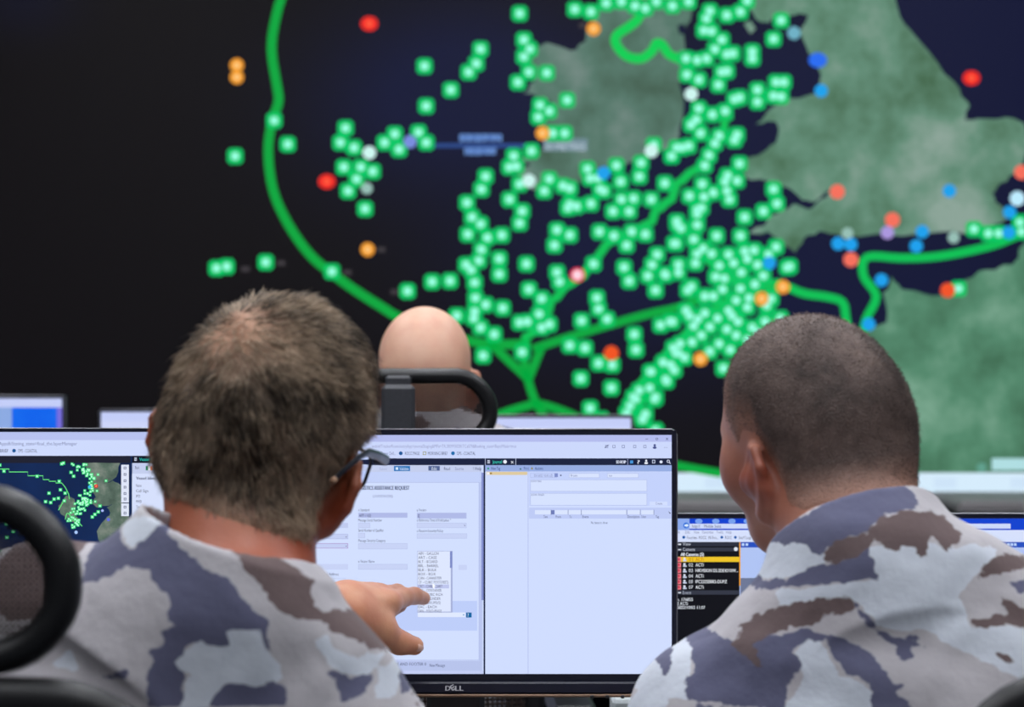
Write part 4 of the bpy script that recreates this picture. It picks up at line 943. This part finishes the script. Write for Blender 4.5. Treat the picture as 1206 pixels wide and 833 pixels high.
P1.neck_red = .8; P1.nr = .060; P1.ck = .045; P1.coff = (-.05, 0, .028); P1.grey = .45; P1.fr = .034; P1.ez = 0; P1.fd = .028; P1.ear = 52; P1.cax = (.50, .06, .86); P1.side = .45; P1.cuff = .78; P1.col_r = .076; P1.col_h = .072; P1.box = (-60, 560, 560, 840)
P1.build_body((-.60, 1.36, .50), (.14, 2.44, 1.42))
c2 = lambda pts: tr(pts, 0, 540, 2.844); c7 = lambda pts: tr(pts, 280, 640, 5.207); c3 = lambda pts: tr(pts, 340, 640, 4.02)
camoL = {'slate': [c2([(270,290),(300,250),(330,300),(390,335),(440,300),(480,255),(530,245),(520,270),(570,310),(620,350),(660,390),(700,400),(760,440),(800,500),(840,550),(885,575),(880,620),(905,680),(870,650),(860,590),(740,590),(750,640),(680,640),(670,620),(620,640),(560,700),(600,740),(600,800),(590,860),(480,860),(470,760),(500,700),(480,660),(540,640),(520,600),(600,570),(540,560),(550,500),(530,470),(480,430),(470,400),(380,385),(330,420),(290,430),(200,460),(200,280)]),
                   c2([(690,860),(690,833),(740,770),(840,790),(900,765),(940,790),(950,860)]), c2([(300,740),(330,760),(360,730),(410,715),(400,760),(310,760)]),
                   c7([(0,370),(60,430),(120,480),(170,520),(140,600),(205,735),(130,660),(110,560),(0,540)]), c3([(480,550),(560,600),(640,680),(720,776),(740,830),(500,830),(490,700),(470,640)]), c3([(140,620),(260,690),(370,680),(330,760),(230,800),(200,700)])],
         'pale': [c2([(320,250),(400,225),(500,225),(440,300),(390,330),(340,290)]), c2([(555,710),(620,650),(660,620),(690,640),(740,640),(730,590),(800,580),(860,590),(870,650),(920,700),(930,760),(840,790),(740,770),(690,860),(590,860),(600,780),(620,740)]), c2([(90,740),(180,680),(215,745)]),
                  c3([(100,500),(150,480),(200,560),(300,600),(400,590),(440,600),(380,650),(350,680),(260,680),(160,620)]), c3([(400,660),(470,650),(500,700),(480,820),(380,820)]), c7([(0,545),(100,545),(130,660),(200,740),(220,860),(0,860)])],
         'brown': [c2([(0,330),(80,300),(150,330),(170,420),(140,520),(60,580),(-60,600),(-200,500),(-120,360)]), c2([(720,280),(800,310),(870,330),(967,400),(967,550),(900,520),(860,440),(800,370),(740,320)]), c7([(-20,70),(100,110),(200,170),(300,230),(370,250),(410,300),(400,400),(430,440),(500,490),(600,500),(729,570),(729,660),(560,590),(450,530),(390,530),(250,460),(180,420),(110,290),(-20,190)]), c3([(150,370),(260,400),(330,430),(420,470),(470,540),(440,600),(380,580),(330,540),(240,500),(160,450)])]}
P1.build_jacket((-.60, 1.36, .55), (.14, 2.34, 1.24), M_camo, camoL, 1.50, .0033)
P1.build_hair(hair_mat('grey_brown_hair', (42, 33, 26), (196, 172, 146), (200, 144, 114), .62), .0062, 28000, (.010, .021), .76, (-.03, -.078, .042), (-.024, -.068, .042, .036), seed=4, clump=.28)
b = MB(); cN = a3(495.5, 764.5, 2.329); ax_ = np.array((.80, -.52, -.30)); ax_ /= np.linalg.norm(ax_); lo_n = np.array((.55, .35, -.2)); lo_n -= ax_*(lo_n@ax_); lo_n /= np.linalg.norm(lo_n); wd_n = np.cross(ax_, lo_n)
vs = []; fs = []
for i in range(6):
    for k in range(7):
        u_, w_ = (i/5-.5)*2, (k/6-.5)*2; rr_ = math.sqrt(max(0, 1-.35*u_*u_*w_*w_)); vs.append(cN+lo_n*u_*.0062*rr_+wd_n*w_*.0058*rr_+ax_*(.0012-.0032*w_*w_-.0012*u_*u_))
for i in range(5):
    for k in range(6): fs.append((i*7+k, i*7+k+1, (i+1)*7+k+1, (i+1)*7+k))
b.add(vs, fs, 0, True); b.build('thumbnail', pmat('fingernail', (222, 176, 156), .3), P1.bo, True)
P1.build_legs([(-.36, 1.97, .60), (-.14, 1.95, .60)], [(-.38, 2.06, .13), (-.12, 2.02, .13)], M_trou)
# glasses, worn by the man on the left
gt = thing('eyeglasses', tuple(P1.hw((0, .11, -.03))), 'dark framed eyeglasses worn by the grey-haired man on the left', 'glasses')
M_fr = pmat('dark_blue_frame', (26, 30, 44), .35, scale=200)
m_lens, nt, bb = base_mat('lens_glass'); bb.inputs['Transmission Weight'].default_value = 1; bb.inputs['Roughness'].default_value = 0; bb.inputs['IOR'].default_value = 1.05; bb.inputs['Base Color'].default_value = (.92, .95, 1, 1)
for sx in (-1, 1):
    ring = [P1.hw((sx*(.036+x*1.0), .118-.25*max(0, abs(x+.036)-.03), -.028+z_)) for x, _, z_ in rrect(.027, .018, .011, 5)]
    b = MB(); b.tube([tuple(p) for p in ring], .0016, 8, True); b.build('rim', M_fr, gt, True)
    b = MB(); n = len(ring); cn = sum(ring)/n; fwd = P1.R[:,1]*.0008
    b.add([tuple(p+fwd) for p in ring]+[tuple(p-fwd) for p in ring], [tuple(range(n)), tuple(range(n, 2*n))[::-1]]+[(i, n+i, n+(i+1) % n, (i+1) % n) for i in range(n)]); b.build('lens', m_lens, gt, True)
    pts = [P1.hw(q) for q in ((sx*.064, .115, -.014), (sx*.077, .106, -.012), (sx*.081, .06, -.010), (sx*.086, .012, -.010), (sx*(.088 if sx > 0 else .082), -.016, -.016), (sx*(.084 if sx > 0 else .074), -.046, -.038))]
    b = MB(); b.tube([tuple(p) for p in pts], [.0036, .0038, .0034, .0033, .003, .0024], 8, flat=(.6, 1.2), up=tuple(P1.R[:,0])); tp = b.build('temple_arm', M_fr, gt, True)
    b = MB(); q0, q1 = pts[-1], pts[-1]+(pts[-1]-pts[-2])*.12; b.tube([tuple(q0), tuple(q1)], .0026, 8); b.build('tip', pmat('temple_tip', (190, 150, 120), .5), tp, True)
b = MB(); b.tube([tuple(P1.hw(q)) for q in ((-.010, .119, -.024), (0, .123, -.021), (.010, .119, -.024))], .0015, 8); b.build('bridge', M_fr, gt, True)

# ---------------------------------------------------------------- the man on the right
SKR = skin_mat('skin_tan', (196, 146, 124), (184, 128, 106))
wl2 = np.array((.20, 2.06, .775)); wr2 = np.array((.50, 2.06, .775))
P2 = Person('person', (.38, 1.66, 0), 'dark crew-cut man in camouflage jacket seen from behind on the right',
            (.312, 1.76, 1.112), (.40, 1.66, .575), (.178, 1.81, .962), (.525, 1.74, 1.02), a3(957, 484, 1.90), rot(31, -5, 10), .99,
            [((.10, 1.90, .80), wl2, flat_hand(wl2, (.2, 1, 0), (0, 0, 1), 1)), ((.58, 1.85, .80), wr2, flat_hand(wr2, (-.2, 1, 0), (0, 0, 1), -1))], SKR, .003)
P2.neck_red = .25; P2.nr = .064; P2.ck = .02; P2.coff = (0, 0, 0); P2.grey = 0; P2.fr = .046; P2.ez = -.008; P2.fd = .045; P2.ear = 28; P2.cax = (-.22, .42, .88); P2.side = 1.0; P2.cuff = .85; P2.col_r = .08; P2.col_h = .074; P2.box = (735, 560, 1260, 840)
P2.build_body((-.02, 1.42, .48), (.74, 2.32, 1.42))
c5 = lambda pts: tr(pts, 740, 570, 2.588)
camoR = {'slate': [c5([(430,230),(500,170),(560,120),(700,30),(800,0),(870,0),(930,80),(800,100),(740,150),(680,170),(630,200),(600,235),(560,190)]), c5([(600,260),(640,250),(740,200),(760,290),(700,300),(640,310),(560,320),(480,340),(400,360),(330,380),(290,400),(285,375),(340,360),(430,330),(510,310),(540,290)]),
                   c5([(215,520),(300,500),(370,520),(420,490),(500,470),(560,450),(620,470),(600,480),(540,490),(515,520),(545,560),(500,610),(480,700),(250,700),(230,600)]), c5([(600,460),(660,480),(720,500),(770,560),(790,600),(830,605),(790,620),(840,650),(830,700),(730,700),(730,600),(660,580),(620,520)]),
                   c5([(690,360),(740,420),(800,470),(850,460),(890,460),(860,475),(900,495),(850,490),(860,520),(830,540),(810,490),(740,440),(700,390)]), c5([(110,560),(150,500),(170,560),(140,650),(100,580)]), c5([(200,640),(240,600),(260,700),(200,700)]), c5([(1180,310),(1240,300),(1240,340),(1200,345)])],
         'brown': [c5([(600,240),(640,190),(740,150),(790,110),(880,90),(960,95),(1000,120),(1050,170),(1000,200),(980,215),(940,160),(920,190),(920,220),(890,220),(880,200),(830,190),(830,215),(790,195),(760,170),(740,195),(700,230),(640,245)]), c5([(340,520),(380,460),(430,420),(500,390),(590,360),(660,345),(695,360),(690,390),(620,400),(570,440),(520,450),(440,480),(400,520),(430,590),(400,570),(350,530)]),
                   c5([(1065,305),(1090,260),(1160,225),(1260,240),(1260,265),(1100,290)]), c5([(1040,415),(1120,400),(1165,405),(1140,345),(1260,400),(1260,455),(1150,430),(1060,430)]), c5([(1110,505),(1140,510),(1170,535),(1140,530)])],
         'pale': [c5([(480,200),(560,170),(620,240),(560,290),(430,330),(300,340)]), c5([(740,200),(830,170),(1000,200),(1080,190),(1160,215),(1080,270),(1010,340),(1040,430),(1206,440),(1260,500),(1260,620),(1000,500),(900,440),(840,440),(760,430),(700,360),(480,390),(480,350),(640,310),(760,290)]), c5([(520,520),(545,480),(590,480),(620,540),(640,580),(730,610),(740,700),(480,700),(545,600)]), c5([(60,600),(170,480),(230,540),(200,700),(40,700)])]}
P2.build_jacket((-.04, 1.42, .54), (.76, 2.26, 1.26), M_camo, camoR, 1.68, .0033)
P2.build_hair(hair_mat('dark_cropped_hair', (64, 52, 48), (134, 114, 106), (190, 138, 116), 1.0), .0028, 34000, (.002, .0042), .35, (.02, -.06, .06), None, seed=6, rad=.0002, taper=.05)
P2.build_legs([(.24, 2.05, .60), (.50, 2.06, .60)], [(.22, 2.12, .13), (.52, 2.12, .13)], M_trou)

# ---------------------------------------------------------------- the bald man in the far row
SKB = skin_mat('skin_fair', (222, 176, 150), (214, 160, 136))
wl3 = np.array((-.33, 3.92, .775)); wr3 = np.array((.03, 3.92, .775))
P3 = Person('person', (-.16, 3.45, 0), 'bald man seated in the far row behind the mesh headrest', (-.15, 3.40, 1.165), (-.18, 3.42, .655), (-.345, 3.42, 1.09), (.045, 3.42, 1.09), a3(500, 424, 3.42), rot(-4, 0, 0), 1.02,
            [((-.42, 3.6, .84), wl3, flat_hand(wl3, (.2, 1, 0), (0, 0, 1), 1)), ((.12, 3.6, .84), wr3, flat_hand(wr3, (-.2, 1, 0), (0, 0, 1), -1))], SKB, .0042)
P3.neck_red = .3; P3.nr = .057; P3.ck = .014; P3.coff = (0, 0, 0); P3.fr = .034; P3.ez = 0; P3.ear = 62; P3.cax = (0, .15, 1); P3.side = 1; P3.cuff = .85; P3.col_r = .072; P3.col_h = .05; P3.box = (9e3, 0, 9e3, 0)
P3.build_body((-.62, 3.2, .55), (.32, 4.16, 1.45))
P3.build_jacket((-.62, 3.2, .6), (.32, 4.1, 1.3), M_camo, {'pale': [], 'slate': [], 'brown': []}, 3.4, .005)
P3.build_legs([(-.27, 3.83, .66), (-.07, 3.83, .66)], [(-.28, 3.90, .13), (-.06, 3.90, .13)], M_trou)
